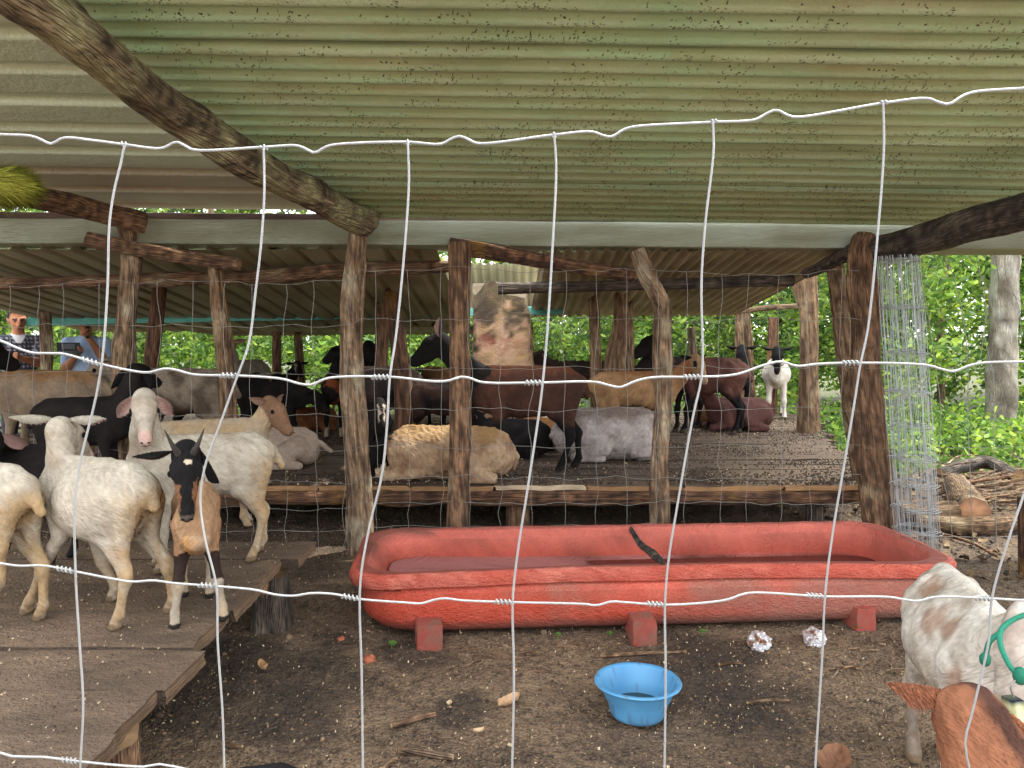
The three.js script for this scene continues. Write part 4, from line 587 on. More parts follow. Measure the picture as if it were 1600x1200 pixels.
    const c = mul(o.col(q.reg, clamp(t + j, 0, 1), x / H + j, y / H + j, z / H + j, n1, HB ? [hv.dot(HB[0]), hv.dot(HB[1]), hv.dot(HB[2])] : [0, 0, 0]), 1 + (/hoof|muzzle/.test(q.reg) ? 0.1 : 0.36) * n2 + 0.22 * n1);
    col.set(c, i * 3);
    const amp = /head|face|muzzle|jaw|brow|hoof|shank/.test(q.reg) ? tuft * 0.25 : tuft, dd = amp * (N(x * 38 + sd, y * 24, z * 38) + 0.6 * n2 + 1.4 * fbm(x * 9, y * 9 + sd, z * 9, 2));
    p.setXYZ(i, x + nn.getX(i) * dd, y + nn.getY(i) * dd, z + nn.getZ(i) * dd);
  }
  g.setAttribute('color', new THREE.BufferAttribute(col, 3)); g.computeVertexNormals();
  const group = thing(o.name, o.label, o.name, o.pos, o.yaw ?? 0, o.group);
  const body = mesh('body', mergeGeometries([strip(g), ...extra.map((e) => strip(e))]), M.fur, group);
  for (const [n, gg, m] of parts) mesh(n, gg, m, group);
  if (o.fur) { mesh('hair', furCoat(body.geometry, o.fur, o.furLen ?? 0.009, 0.001, (q) => (q.y < H * 0.48 && !lie ? V(-0.1, -1, 0) : V(-1, -0.55, 0)), 0.35, 0.5), M.hair, group); }
  return group;
}
// ---------- colours of the coats ----------
const W1 = C(178, 169, 152), W2 = C(146, 136, 121), YEL = C(152, 124, 84), DIRT = C(132, 110, 84), BLK = C(22, 20, 20), BLK2 = C(34, 30, 28), TAN = C(176, 132, 88), BRN = C(106, 74, 54), DKB = C(64, 46, 38), GRY = C(146, 132, 118), HOOF = C(70, 60, 50), PINK = C(196, 150, 140);
const isLeg = (r) => r === 'fleg' || r === 'hleg' || r === 'fshank' || r === 'hshank', isHead = (r) => /head|face|muzzle|jaw|brow/.test(r);
// white goat stained below and behind
const whiteCoat = (stain = 1, base = W1) => (r, t, x, y, z, n, h) => {
  let c = mix(base, W2, clamp(0.5 + n * 1.4, 0, 1));
  if (r === 'hoof') return mix(HOOF, DIRT, 0.5);
  if (r === 'udder') return mix(PINK, W2, 0.45);
  if (h && isHead(r)) { let f = mix(c, mix(GRY, DIRT, 0.4), clamp(0.25 + n * 1.6 - smooth(0.03 - Math.abs(h[2]), 0, 0.02) * 0.4, 0, 0.6)); f = mix(f, mix(PINK, base, 0.4), smooth(h[0], 0.255, 0.3)); f = mix(f, C(84, 66, 56), smooth(0.034 - Math.hypot(h[0] - 0.112, h[1] - 0.004, Math.abs(h[2]) - 0.066), -0.01, 0.012) * 0.65); if (h[0] > 0.17 && Math.abs(h[1] + 0.118 + (0.3 - h[0]) * 0.1) < 0.007) f = mix(f, C(90, 66, 58), 0.7); return f; }
  const rear = smooth(-x, 0.24, 0.46) * smooth(0.86 - y, 0, 0.2), low = smooth(0.42 - y, 0, 0.3);
  const st = N(x * 26, y * 7, z * 26); c = mix(c, YEL, clamp((rear * 0.65 + low * 0.3) * stain + (n * 0.9 + st * 0.5) * (rear + low) * stain, 0, 0.8)); c = mix(c, DIRT, clamp(smooth(st + n, 0.3, 0.6) * 0.45 * (0.4 + low), 0, 0.6));
  return mix(c, DIRT, clamp(smooth(0.12 - y, -0.04, 0.08) * 0.5 + smooth(n, 0.18, 0.4) * 0.25, 0, 0.7));
};
const plain = (a, b, legs, head, belly) => (r, t, x, y, z, n) => {
  let c = mix(a, b, clamp(0.5 + n * 1.7, 0, 1));
  if (r === 'hoof') return HOOF;
  if (belly && !isHead(r) && r !== 'neck' && r !== 'tail') c = mix(c, belly, smooth(0.60 - y + n * 0.1, -0.05, 0.1) * (isLeg(r) ? 0 : 1));
  if (legs && isLeg(r)) c = mix(c, legs, smooth(0.52 - y + n * 0.1, -0.02, 0.1));
  if (head && (isHead(r) || r === 'ear')) c = head; if (head && (r === 'neck' || r === 'throat')) c = mix(c, head, smooth(t + n * 0.3, 0.35, 0.7));
  return c;
};
const ON = (px, py) => on(px, py, DECK), PI = Math.PI;
const LOP = { dir: [-0.15, -0.75, 0.8], len: 0.27, wid: 0.065, cup: 0.03, droop: 0.1, face: [1, 0, 0.4], in: C(186, 148, 138), out: W2 }, SIDE = { dir: [-0.3, -0.05, 1], len: 0.19, wid: 0.045, cup: 0.025, face: [1, -0.3, 0], droop: 0.08 };
// the white goats and the kid on the platform
animal({ name: 'goat', label: 'white goat seen from behind on the platform, ears straight out, yellow stained rump', pos: ON(158, 962), yaw: 2.74, H: 0.60, cell: 0.0075, belly: 1.28, fat: 1.0, len: 0.82, col: whiteCoat(1.15), head: { at: [0.36, 1.07, 0.05], w: [0.12, -0.45, -1], s: 0.98 }, neck: 0.82, ears: { root: [-0.015, 0.062, 0.05], dir: [-0.12, 0.04, 1], len: 0.27, wid: 0.036, cup: 0.02, droop: 0.05, face: [1, -0.2, 0.1], in: C(204, 150, 142), out: W1 }, legs: { fl: [0.17, -0.06], fr: [-0.10, 0.10], hl: [0.02, -0.03], hr: [-0.05, 0.08] }, tail: [[-0.5, 0.79], [-0.55, 0.68]], thick: 1.0, fur: 30000 });
animal({ name: 'goat', label: 'white goat cut off by the left edge, only its rump and hind legs in view', pos: ON(-48, 968), yaw: 2.85, H: 0.6, cell: 0.010, belly: 1.15, col: whiteCoat(1.3), head: { at: [0.62, 0.95, 0.0], dir: [0.9, -0.3, 0.1] }, ears: LOP, legs: { hl: [0.12, 0.0], hr: [-0.05, 0] }, thick: 1.0, fur: 14000 });
animal({ name: 'goat', label: 'white goat looking at the camera with hanging pink ears, behind the black headed kid', pos: ON(318, 880), yaw: -2.62, H: 0.605, cell: 0.0085, belly: 1.0, col: whiteCoat(0.9), head: { at: [0.36, 1.19, -0.08], w: [0.42, -0.70, 0.9], s: 1.0 }, neck: 0.95, ears: { ...LOP, root: [0.0, 0.03, 0.07], dir: [-0.05, -0.9, 0.62], len: 0.21, wid: 0.05, face: [1, 0, 0.3], in: C(186, 152, 142) }, udder: true, legs: { hl: [0.05, -0.02], hr: [-0.06, 0.03] }, thick: 1.0, fur: 26000, roman: 0.015, sd: 3 });
{
  const kid = (r, t, x, y, z, n, h) => {
    if (r === 'hoof') return BLK2; if (isHead(r) || r === 'ear') { const blaze = h && Math.abs(h[2] + 0.01) < 0.03 + n * 0.04 && Math.hypot((h[0] - 0.09) * 1.3, h[2] + 0.008) < 0.03 + n * 0.05 && h[1] > 0.0; return r === 'muzzle' ? mix(BLK2, C(110, 98, 90), 0.4) : blaze ? C(190, 172, 150) : h && r !== 'ear' && h[0] > 0.1 && Math.abs(Math.abs(h[2]) - 0.045) < 0.012 && h[1] < 0.02 ? C(112, 78, 56) : BLK; }
    if (isLeg(r)) { if (y < 0.3) return mix(W2, YEL, 0.35 + n); if (y < 0.50) return mix(BLK, DKB, 0.4); return mix(C(160, 126, 94), BRN, clamp(0.4 + n, 0, 1)); }
    if ((r === 'neck' || r === 'throat') && h && Math.hypot(h[0], h[1], h[2]) < 0.155 + n * 0.05) return BLK; if ((r === 'chest' || r === 'throat') && Math.abs(z) < 0.09) return mix(TAN, W2, smooth(-z + n * 0.2, -0.05, 0.06) * 0.55);
    return mix(C(172, 140, 108), C(142, 112, 84), clamp(0.5 + n * 2, 0, 1));
  };
  animal({ name: 'goat', label: 'tan goat kid with black head, two short horns and white socks, facing the camera', pos: ON(310, 952), yaw: -1.18, H: 0.49, cell: 0.0065, col: kid, head: { at: [0.42, 1.2, 0.05], w: [0.28, -0.95, 0.72], s: 1.26 }, horns: 0.155, roman: 0.015, ears: { r: { dir: [0.0, -0.12, 1], len: 0.27, wid: 0.085, cup: 0.03, droop: 0.35, face: [0.8, -0.4, 0.1], }, l: { dir: [0.12, -1, 0.3], len: 0.40, wid: 0.115, cup: 0.04, droop: 0.0, face: [0.25, 0.1, -0.9] }, in: C(66, 50, 48), out: BLK }, legs: { fl: [0.0, -0.06], fr: [0.04, 0.05], hl: [0.1, 0.02] }, thick: 1.08, fat: 0.82, fur: 14000, furLen: 0.009 });
}
animal({ name: 'goat', label: 'black and white goat half hidden at the left behind the white goats', pos: ON(38, 872), yaw: 2.9, H: 0.55, cell: 0.013, col: (r, t, x, y, z, n) => (isHead(r) ? (Math.abs(z) < 0.06 ? W2 : BLK) : mix(BLK, BLK2, clamp(0.5 + n, 0, 1))), head: { at: [0.0, 1.0, -0.25], w: [0.4, -0.7, 0.8] }, ears: { ...LOP, out: BLK } });
// sheep of the pen, from the left
animal({ name: 'sheep', label: 'black sheep at the left edge beside the man with the phone, seen from behind', pos: ON(-165, 785), yaw: 1.2, H: 0.88, cell: 0.015, col: plain(BLK, BLK2), head: { at: [0.6, 1.05, 0], dir: [1, -0.2, 0] }, ears: SIDE });
animal({ name: 'sheep', label: 'big grey tan sheep standing sideways at the left with a brown streak along its back', pos: ON(78, 738), yaw: PI - 0.08, H: 0.80, cell: 0.014, fat: 1.1, len: 1.15, col: (r, t, x, y, z, n) => mix(mix(C(150, 130, 106), C(118, 102, 86), clamp(0.5 + n * 2, 0, 1)), C(150, 104, 56), smooth(y + n * 0.15, 0.82, 0.92) * 0.6), head: { at: [0.75, 0.92, 0.1], dir: [1, -0.3, 0] }, ears: SIDE });
animal({ name: 'goat', label: 'black goat with raised head left of the pale forked post', pos: ON(136, 775), yaw: 0.15, H: 0.66, len: 0.85, cell: 0.013, col: plain(BLK, BLK2), head: { at: [0.44, 1.16, -0.05], w: [0.3, -0.1, -1] }, ears: { ...LOP, out: BLK, in: BLK2 } });
animal({ name: 'sheep', label: 'dirty grey sheep standing sideways right behind the white goat with pink ears', pos: ON(284, 725), yaw: PI + 0.05, H: 0.80, cell: 0.013, fat: 1.0, len: 1.0, col: (r, t, x, y, z, n) => mix(mix(C(142, 128, 112), C(92, 80, 68), smooth(n, -0.1, 0.3)), DKB, smooth(0.62 - y, -0.02, 0.12) * (isLeg(r) ? 0.2 : 0.85)), head: { at: [0.72, 0.95, 0.1], dir: [1, -0.4, -0.3] }, ears: SIDE });
animal({ name: 'sheep', label: 'pale grey sheep whose face looks out right of the slim peeled post', pos: ON(388, 668), yaw: -1.75, H: 0.80, cell: 0.014, col: plain(C(168, 156, 142), C(140, 126, 112)), head: { at: [0.46, 1.16, 0.0], w: [0.1, -0.6, 1] }, ears: { ...SIDE, out: GRY } });
animal({ name: 'sheep', label: 'brown headed sheep turned to the right behind the rump of the white goat', pos: ON(330, 822), yaw: 0.30, H: 0.60, cell: 0.010, col: (r, t, x, y, z, n) => (isHead(r) || r === 'ear' ? mix(C(128, 98, 74), C(104, 78, 60), clamp(0.5 + n * 2, 0, 1)) : mix(W2, YEL, clamp(0.4 + n, 0, 1))), head: { at: [0.50, 1.04, 0.0], w: [0.80, -0.5, 0.36], s: 0.98 }, neck: 0.85, ears: { dir: [-0.35, 0.1, 0.9], len: 0.17, wid: 0.045, face: [0.9, 0, 0.2], out: C(128, 98, 74), in: C(150, 120, 102) }, sd: 8 });
animal({ name: 'sheep', label: 'far black sheep with a white face mark, between two far posts', pos: ON(420, 660), yaw: 0.12, H: 0.60, cell: 0.014, col: (r, t, x, y, z, n, h) => (isHead(r) && h && Math.abs(h[2]) > 0.05 && h[0] > 0.05 && h[0] < 0.16 ? W2 : isLeg(r) && y < 0.35 ? mix(YEL, BLK2, 0.3) : mix(BLK, BLK2, clamp(0.5 + n, 0, 1))), head: { at: [0.56, 1.12, 0.0], w: [0.5, -0.4, 0.9] }, ears: { ...SIDE, out: BLK, in: BLK2 } });
animal({ name: 'sheep', label: 'black headed chestnut sheep with white feet left of the grey post', pos: ON(522, 682), yaw: -1.35, H: 0.70, cell: 0.013, col: (r, t, x, y, z, n) => (isLeg(r) ? (y < 0.16 ? W2 : BLK) : isHead(r) || r === 'neck' || r === 'ear' ? BLK : mix(BLK2, C(122, 66, 40), smooth(z * -1 + n, -0.05, 0.1))), head: { at: [0.30, 1.22, -0.1], w: [-0.9, -0.15, -0.5] }, ears: { ...SIDE, out: BLK, in: BLK2 }, len: 0.9 });
animal({ name: 'lamb', label: 'orange brown lamb lying far back left of the tall grey post', pos: ON(488, 674), yaw: -2.4, H: 0.52, lie: true, cell: 0.012, col: plain(C(142, 92, 60), C(112, 70, 46)), head: { at: [0.42, 0.66, 0.05], w: [0.3, -0.3, -1] }, ears: { ...SIDE, out: C(140, 86, 52) } });
animal({ name: 'sheep', label: 'pale sheep lying near the deck edge left of the tall grey post', pos: ON(418, 730), yaw: PI, H: 0.62, lie: true, cell: 0.012, len: 1.25, fat: 0.78, col: plain(C(176, 158, 142), C(146, 128, 112)), head: { at: [0.62, 0.5, 0.1], dir: [1, -0.3, 0] }, ears: SIDE, tail: [[-0.52, 0.3], [-0.62, 0.2]] });
animal({ name: 'sheep', label: 'dark grey brown sheep standing just right of the tall grey post', pos: ON(596, 692), yaw: PI - 0.15, H: 0.77, cell: 0.014, col: (r, t, x, y, z, n) => mix(mix(C(74, 62, 56), C(48, 42, 40), clamp(0.5 + n * 2, 0, 1)), C(120, 104, 90), smooth(y + n * 0.1, 0.86, 0.93) * 0.8), head: { at: [0.45, 1.0, 0.2], w: [-0.4, -0.1, -1] }, ears: { ...SIDE, out: BLK, in: BLK2 } });
animal({ name: 'goat', label: 'small black goat with a white streak on its face beside the lying cream sheep', pos: ON(588, 738), yaw: -1.2, H: 0.55, cell: 0.011, col: (r, t, x, y, z, n, h) => (isHead(r) && h && Math.abs(Math.abs(h[2]) - 0.035) < 0.012 && h[0] > 0.08 && h[0] < 0.27 && !/muzzle|jaw/.test(r) ? C(170, 156, 142) : mix(BLK, BLK2, clamp(0.5 + n, 0, 1))), head: { at: [0.5, 0.95, 0.05], w: [0.3, -0.7, 0.9] }, ears: { ...LOP, out: BLK, in: BLK2, len: 0.2 } });
animal({ name: 'sheep', label: 'tan backed sheep in the shade left of the straight brown post', pos: ON(690, 672), yaw: 2.0, H: 0.72, cell: 0.014, fat: 1.1, col: (r, t, x, y, z, n) => mix(BLK2, mix(C(148, 108, 70), C(112, 80, 54), clamp(0.5 + n * 2, 0, 1)), smooth(y + n * 0.1, 0.66, 0.76)), head: { at: [0.6, 0.85, 0], dir: [1, -0.6, 0] }, ears: SIDE });
animal({ name: 'sheep', label: 'black bellied sheep standing nearer in front of the tan backed one, facing left', pos: ON(672, 700), yaw: PI + 0.25, H: 0.66, cell: 0.014, col: (r, t, x, y, z, n) => mix(BLK, C(70, 58, 50), smooth(y + n * 0.1, 0.8, 0.9) * 0.7), head: { at: [0.62, 0.62, 0.1], dir: [0.6, -0.8, 0.1] }, ears: { ...SIDE, out: BLK, in: BLK2 } });
{
  const brown = (r, t, x, y, z, n) => {
    if (r === 'hoof') return BLK2; if (isHead(r) || r === 'ear') return BLK; if (r === 'neck' || r === 'throat') return mix(BLK2, BLK, clamp(t * 1.4, 0, 1));
    let c = mix(C(80, 53, 42), C(58, 39, 33), clamp(0.5 + n * 2, 0, 1)); c = mix(c, C(112, 68, 44), smooth(y + n * 0.15, 0.8, 0.92) * 0.6); c = mix(c, BLK, smooth(x, 0.36, 0.5) * 0.6);
    if (r === 'udder') return C(104, 72, 64); if (isLeg(r)) c = mix(c, BLK, smooth(0.50 - y + n * 0.1, -0.02, 0.1)); return c;
  };
  animal({ name: 'sheep', label: 'big dark brown sheep with raised black head, standing behind the straight brown post', pos: ON(822, 734), yaw: PI + 0.04, H: 0.83, cell: 0.011, len: 1.02, fat: 1.04, belly: 1.0, col: brown, head: { at: [0.76, 1.15, -0.02], dir: [0.93, -0.34, 0.05], s: 0.96 }, neck: 1.0, ears: { dir: [-0.35, 0.75, 0.45], len: 0.2, wid: 0.042, face: [0.8, 0, 0.6], out: BLK, in: C(190, 150, 140) }, scrotum: true, legs: { hl: [0.07, 0.02], hr: [-0.09, 0], fl: [0.02, 0], fr: [-0.04, 0] }, thick: 1.08, tail: [[-0.5, 0.80], [-0.535, 0.66]] });
}
animal({ name: 'sheep', label: 'dirty cream sheep lying on the deck behind the straight brown post, rump to the right', pos: ON(698, 749), yaw: PI, H: 0.745, lie: true, cell: 0.009, len: 1.2, fat: 1.05, col: (r, t, x, y, z, n) => (isHead(r) || r === 'ear' || (r === 'neck' && t > 0.4) ? BLK : mix(mix(C(172, 146, 118), C(122, 96, 74), clamp(0.45 + n * 2.6, 0, 1)), C(150, 118, 70), smooth(y + n * 0.1, 0.34, 0.46) * 0.5)), head: { at: [0.55, 0.34, 0.12], w: [-0.8, -0.5, 0.1] }, ears: { ...SIDE, out: BLK, in: BLK2 }, tail: [[-0.5, 0.30, 0.05], [-0.535, 0.2, 0.06], [-0.52, 0.09, 0.07]], tuft: 0.008, fur: 9000, furLen: 0.016 });
animal({ name: 'sheep', label: 'grey white sheep lying on the deck left of the crooked post', pos: ON(952, 717), yaw: 0.03, H: 0.83, lie: true, cell: 0.0095, len: 1.0, fat: 1.06, col: (r, t, x, y, z, n) => mix(mix(C(172, 163, 158), C(128, 118, 112), clamp(0.5 + n * 2, 0, 1)), C(104, 88, 78), smooth(y + n * 0.25, 0.28, 0.5) * 0.75), head: { at: [0.40, 0.40, -0.22], w: [-0.2, -0.4, -1], s: 0.8 }, ears: SIDE, tuft: 0.008, fur: 9000, furLen: 0.016 });
animal({ name: 'sheep', label: 'black sheep lying in the dark under the belly of the big brown sheep', pos: ON(800, 712), yaw: PI - 0.2, H: 0.62, lie: true, cell: 0.014, col: plain(BLK, BLK2), head: { at: [0.5, 0.5, 0.1], dir: [1, -0.3, 0] }, ears: { ...SIDE, out: BLK } });
animal({ name: 'lamb', label: 'tan lamb lying behind the hind legs of the big brown sheep', pos: ON(846, 700), yaw: 2.2, H: 0.55, lie: true, cell: 0.013, col: plain(C(160, 112, 72), C(128, 88, 56)), head: { at: [0.42, 0.55, 0.1], dir: [1, -0.3, 0] }, ears: { ...SIDE, out: TAN } });
animal({ name: 'sheep', label: 'dark curly backed sheep behind the big brown sheep, near the slim post', pos: ON(915, 676), yaw: 2.6, H: 0.80, cell: 0.012, fat: 1.05, tuft: 0.02, col: plain(C(62, 48, 38), C(40, 32, 28)), head: { at: [0.55, 0.98, -0.2], dir: [0.8, -0.2, -0.6] }, ears: { ...SIDE, out: BLK } });
animal({ name: 'sheep', label: 'black sheep whose head peeps over the back of the big brown sheep', pos: ON(815, 662), yaw: 1.7, H: 0.82, cell: 0.015, col: plain(BLK, BLK2), head: { at: [0.5, 0.98, 0.0], dir: [0.8, -0.35, 0.2], s: 1.3 }, ears: { ...SIDE, out: BLK } });
{
  const tan = (r, t, x, y, z, n) => {
    if (r === 'hoof') return BLK2; if (isHead(r)) return /muzzle|face/.test(r) ? mix(C(150, 122, 94), GRY, 0.3) : Math.abs(z) > 0.05 && r === 'brow' ? BLK2 : C(138, 112, 84); if (r === 'ear') return BLK2;
    let c = mix(C(158, 124, 88), C(128, 98, 70), clamp(0.5 + n * 2, 0, 1)); c = mix(c, C(120, 72, 40), smooth(y + n * 0.1, 0.84, 0.92) * 0.6); if (!isLeg(r) && r !== 'neck' && r !== 'throat' && r !== 'chest') c = mix(c, BLK2, smooth(0.545 - y + n * 0.06, 0, 0.05)); if (isLeg(r)) c = mix(c, BLK2, smooth(0.42 - y + n * 0.1, 0, 0.1) * (x < 0 ? 0.9 : 0.6)); return c;
  };
  animal({ name: 'sheep', label: 'tan sheep with black belly behind the crooked post, its face turned to the camera', pos: ON(990, 702), yaw: 0.12, H: 0.74, cell: 0.011, len: 1.1, col: tan, head: { at: [0.70, 1.06, 0.1], w: [0.42, -0.65, 0.8], s: 0.95 }, ears: { ...SIDE, dir: [-0.3, 0.1, 1], out: BLK2, in: BLK2, len: 0.16 } });
}
animal({ name: 'sheep', label: 'black headed sheep looking left, partly behind the crooked post', pos: ON(1070, 672), yaw: PI + 0.5, H: 0.84, cell: 0.013, col: plain(BLK, BLK2), head: { at: [0.55, 1.13, -0.05], w: [-1, -0.3, 0.15] }, ears: { ...SIDE, out: BLK, in: BLK2 }, len: 0.8 });
animal({ name: 'sheep', label: 'reddish brown sheep with black legs right of the crooked post, rump to the right', pos: ON(1106, 676), yaw: PI - 0.25, H: 0.84, cell: 0.011, len: 0.9, col: plain(C(98, 66, 56), C(70, 47, 42), BLK, BLK2), head: { at: [0.62, 0.95, -0.15], dir: [0.9, -0.3, -0.2] }, ears: { ...SIDE, out: BLK }, legs: { fl: [0.03, 0], fr: [-0.05, 0], hl: [0.02, 0], hr: [-0.05, 0] } });
animal({ name: 'sheep', label: 'thin black sheep facing the camera before the two pinkish poles', pos: ON(1156, 656), yaw: -PI / 2 - 0.26, H: 0.80, cell: 0.013, fat: 0.72, col: plain(BLK, BLK2), head: { at: [0.42, 1.06, 0.0], dir: [0.70, -0.72, 0], s: 0.95 }, ears: { ...SIDE, out: BLK, in: BLK2 } });
animal({ name: 'sheep', label: 'white sheep with black head facing the camera at the far right end of the deck', pos: ON(1212, 652), yaw: -PI / 2 - 0.32, H: 0.80, cell: 0.011, fat: 1.12, belly: 1.2, col: plain(C(212, 204, 192), C(184, 174, 160), undefined, BLK), head: { at: [0.42, 1.03, 0.0], dir: [0.62, -0.80, 0], s: 1.02 }, ears: { ...SIDE, out: BLK, in: BLK2, dir: [-0.3, 0.08, 1] }, thick: 1.1, legs: { fl: [0, -0.02], fr: [0, 0.02] } });
animal({ name: 'sheep', label: 'brown sheep lying on the deck under the reddish brown sheep, rump to the right', pos: ON(1152, 672), yaw: PI + 0.1, H: 0.70, lie: true, cell: 0.012, len: 1.0, fat: 0.9, col: plain(C(90, 60, 54), C(70, 46, 42)), head: { at: [0.56, 0.66, -0.1], dir: [1, -0.2, 0.2] }, ears: { ...SIDE, out: C(90, 50, 42) } });
animal({ name: 'goat', label: 'white faced goat lying behind the legs of the reddish brown sheep', pos: ON(1098, 664), yaw: -1.9, H: 0.6, lie: true, cell: 0.014, col: (r) => (isHead(r) ? W1 : mix(BRN, TAN, 0.3)), head: { at: [0.4, 0.66, 0], dir: [0.5, -0.8, 0] }, ears: { ...LOP, out: BRN } });
// more of the herd, deeper in the shade
animal({ name: 'sheep', label: 'black sheep standing behind the pale lying sheep left of the tall grey post', pos: ON(428, 692), yaw: 0.1, H: 0.62, cell: 0.014, len: 1.1, col: plain(BLK, BLK2), head: { at: [0.6, 0.72, 0], dir: [0.9, -0.6, 0] }, ears: { ...SIDE, out: BLK, in: BLK2 } });
animal({ name: 'sheep', label: 'black sheep filling the gap between the reddish slanted post and the straight brown post', pos: ON(688, 706), yaw: -0.3, H: 0.66, cell: 0.014, col: plain(BLK, DKB), head: { at: [0.55, 0.8, 0], dir: [0.9, -0.5, 0] }, ears: { ...SIDE, out: BLK, in: BLK2 } });
animal({ name: 'sheep', label: 'black eared sheep looking over a grey back right of the tall grey post', pos: ON(578, 668), yaw: -1.4, H: 0.86, cell: 0.014, col: plain(BLK, BLK2), head: { at: [0.4, 1.03, 0], w: [0.1, -0.4, 1] }, ears: { ...SIDE, out: BLK, in: BLK2 } });
animal({ name: 'sheep', label: 'dark sheep in the shade behind the front legs of the big brown sheep', pos: ON(770, 690), yaw: 0.2, H: 0.68, cell: 0.015, col: plain(BLK2, DKB), head: { at: [0.55, 0.8, 0.1], dir: [0.9, -0.5, 0] }, ears: { ...SIDE, out: BLK, in: BLK2 } });
animal({ name: 'sheep', label: 'dark brown sheep behind the tan sheep and the flared post', pos: ON(985, 676), yaw: PI - 0.3, H: 0.72, cell: 0.015, col: plain(C(60, 44, 36), C(38, 30, 26), BLK), head: { at: [0.55, 0.75, 0], dir: [0.9, -0.5, 0] }, ears: { ...SIDE, out: BLK, in: BLK2 } });
animal({ name: 'sheep', label: 'dark sheep standing behind the dirty grey one and the slim peeled post', pos: ON(330, 690), yaw: 0.2, H: 0.70, cell: 0.015, col: plain(BLK, BLK2), head: { at: [0.6, 0.85, 0], dir: [0.9, -0.5, 0] }, ears: { ...SIDE, out: BLK, in: BLK2 } });
// goats by the camera at the right
{
  const spots = [[-0.2, 0.88, 0.08, 0.09], [0.08, 0.80, 0.15, 0.09], [0.36, 0.66, 0.08, 0.09], [-0.36, 0.7, -0.1, 0.07], [0.26, 0.82, 0.12, 0.07]];
  const col = (r, t, x, y, z, n) => { let c = whiteCoat(0.3, C(214, 206, 194))(r, t, x, y, z, n); for (const [sx, sy, sz, sr] of spots) { const d = Math.hypot((x - sx) * 0.8, (y - sy) * 0.8, (z - sz)); c = mix(c, C(142, 102, 78), smooth(sr * 0.8 + n * 0.1 - d, -0.012, 0.03) * 0.58); } if (isLeg(r) && r[0] === 'h' && y < 0.3) c = mix(c, DKB, 0.6); if (isHead(r)) c = mix(c, C(150, 130, 120), clamp(0.3 + n * 2, 0, 0.6)); return c; };
  const p = V(1.29, 0, -2.14), yaw = -1.85, SC = 0.70 / 0.60;
  const g = animal({ name: 'goat', label: 'white goat with brown patches and a green rope collar at the right edge', pos: p, yaw, H: 0.70, cell: 0.008, belly: 1.15, fat: 1.08, len: 0.98, col, head: { at: [0.58, 0.98, -0.04], w: [-0.62, -0.85, 0.35], s: 1.05 }, neck: 1.1, ears: { none: true }, tail: [[-0.48, 0.80], [-0.55, 0.72], [-0.56, 0.66]], thick: 1.05, fur: 26000, sd: 21 });
  const rope = std({ color: new THREE.Color().setRGB(...C(34, 140, 110)), roughness: 0.6, bumpMap: rep(TEX.wood, 30, 1), bumpScale: 0.002 });
  g.updateMatrixWorld(); const lp = (x, y, d) => g.worldToLocal(at(x, y, d)), K1 = lp(1563, 988, 1.64), K2 = lp(1594, 1056, 1.58), zc = -0.03, far = (k, dx, dy) => V(k.x + dx, k.y + dy, 2 * zc - k.z);
  mesh('collar', new THREE.TubeGeometry(new THREE.CatmullRomCurve3([K1, K1.clone().lerp(K2, 0.5).add(V(0.01, -0.005, 0.012)), K2, far(K2, 0, 0), far(K1, 0, 0), V(K1.x - 0.06, K1.y + 0.03, zc - 0.05), V(K1.x - 0.05, K1.y + 0.03, zc + 0.04)], true), 110, 0.006, 8, true), rope, g);
  for (const [k, r] of [[K1.clone().add(V(0.01, -0.06, 0.03)), 0.013], [K2, 0.016]]) mesh('knot', new THREE.SphereGeometry(r, 12, 10).scale(1, 1.2, 0.9).translate(k.x, k.y, k.z), rope, g);
  mesh('rope_end', new THREE.TubeGeometry(new THREE.CatmullRomCurve3([K1, K1.clone().add(V(0.008, -0.02, 0.022)), K1.clone().add(V(0.01, -0.055, 0.03))]), 12, 0.006, 8), rope, g);
  mesh('wire_hook', new THREE.TubeGeometry(new THREE.CatmullRomCurve3([K2, K2.clone().add(V(0.012, -0.02, 0.02)), K2.clone().add(V(0.006, -0.045, 0.012))]), 12, 0.002, 6), M.thinWire, g);
  const b = new THREE.CylinderGeometry(0.024, 0.036, 0.075, 4, 6).rotateY(PI / 4).scale(1, 1, 0.75), tg = mesh('bell', paint(b, (x, y, z) => mix(C(196, 196, 150), C(90, 96, 80), smooth(Math.abs(y), 0.028, 0.036) + (N(x * 60, y * 60, z * 60) > 0.25 ? 0.3 : 0))), std({ vertexColors: true, metalness: 0.3, roughness: 0.5 }), g); tg.position.copy(K2).add(V(0.006, -0.085, 0.01)); tg.rotation.set(0.1, 0.3, 0.05);
}
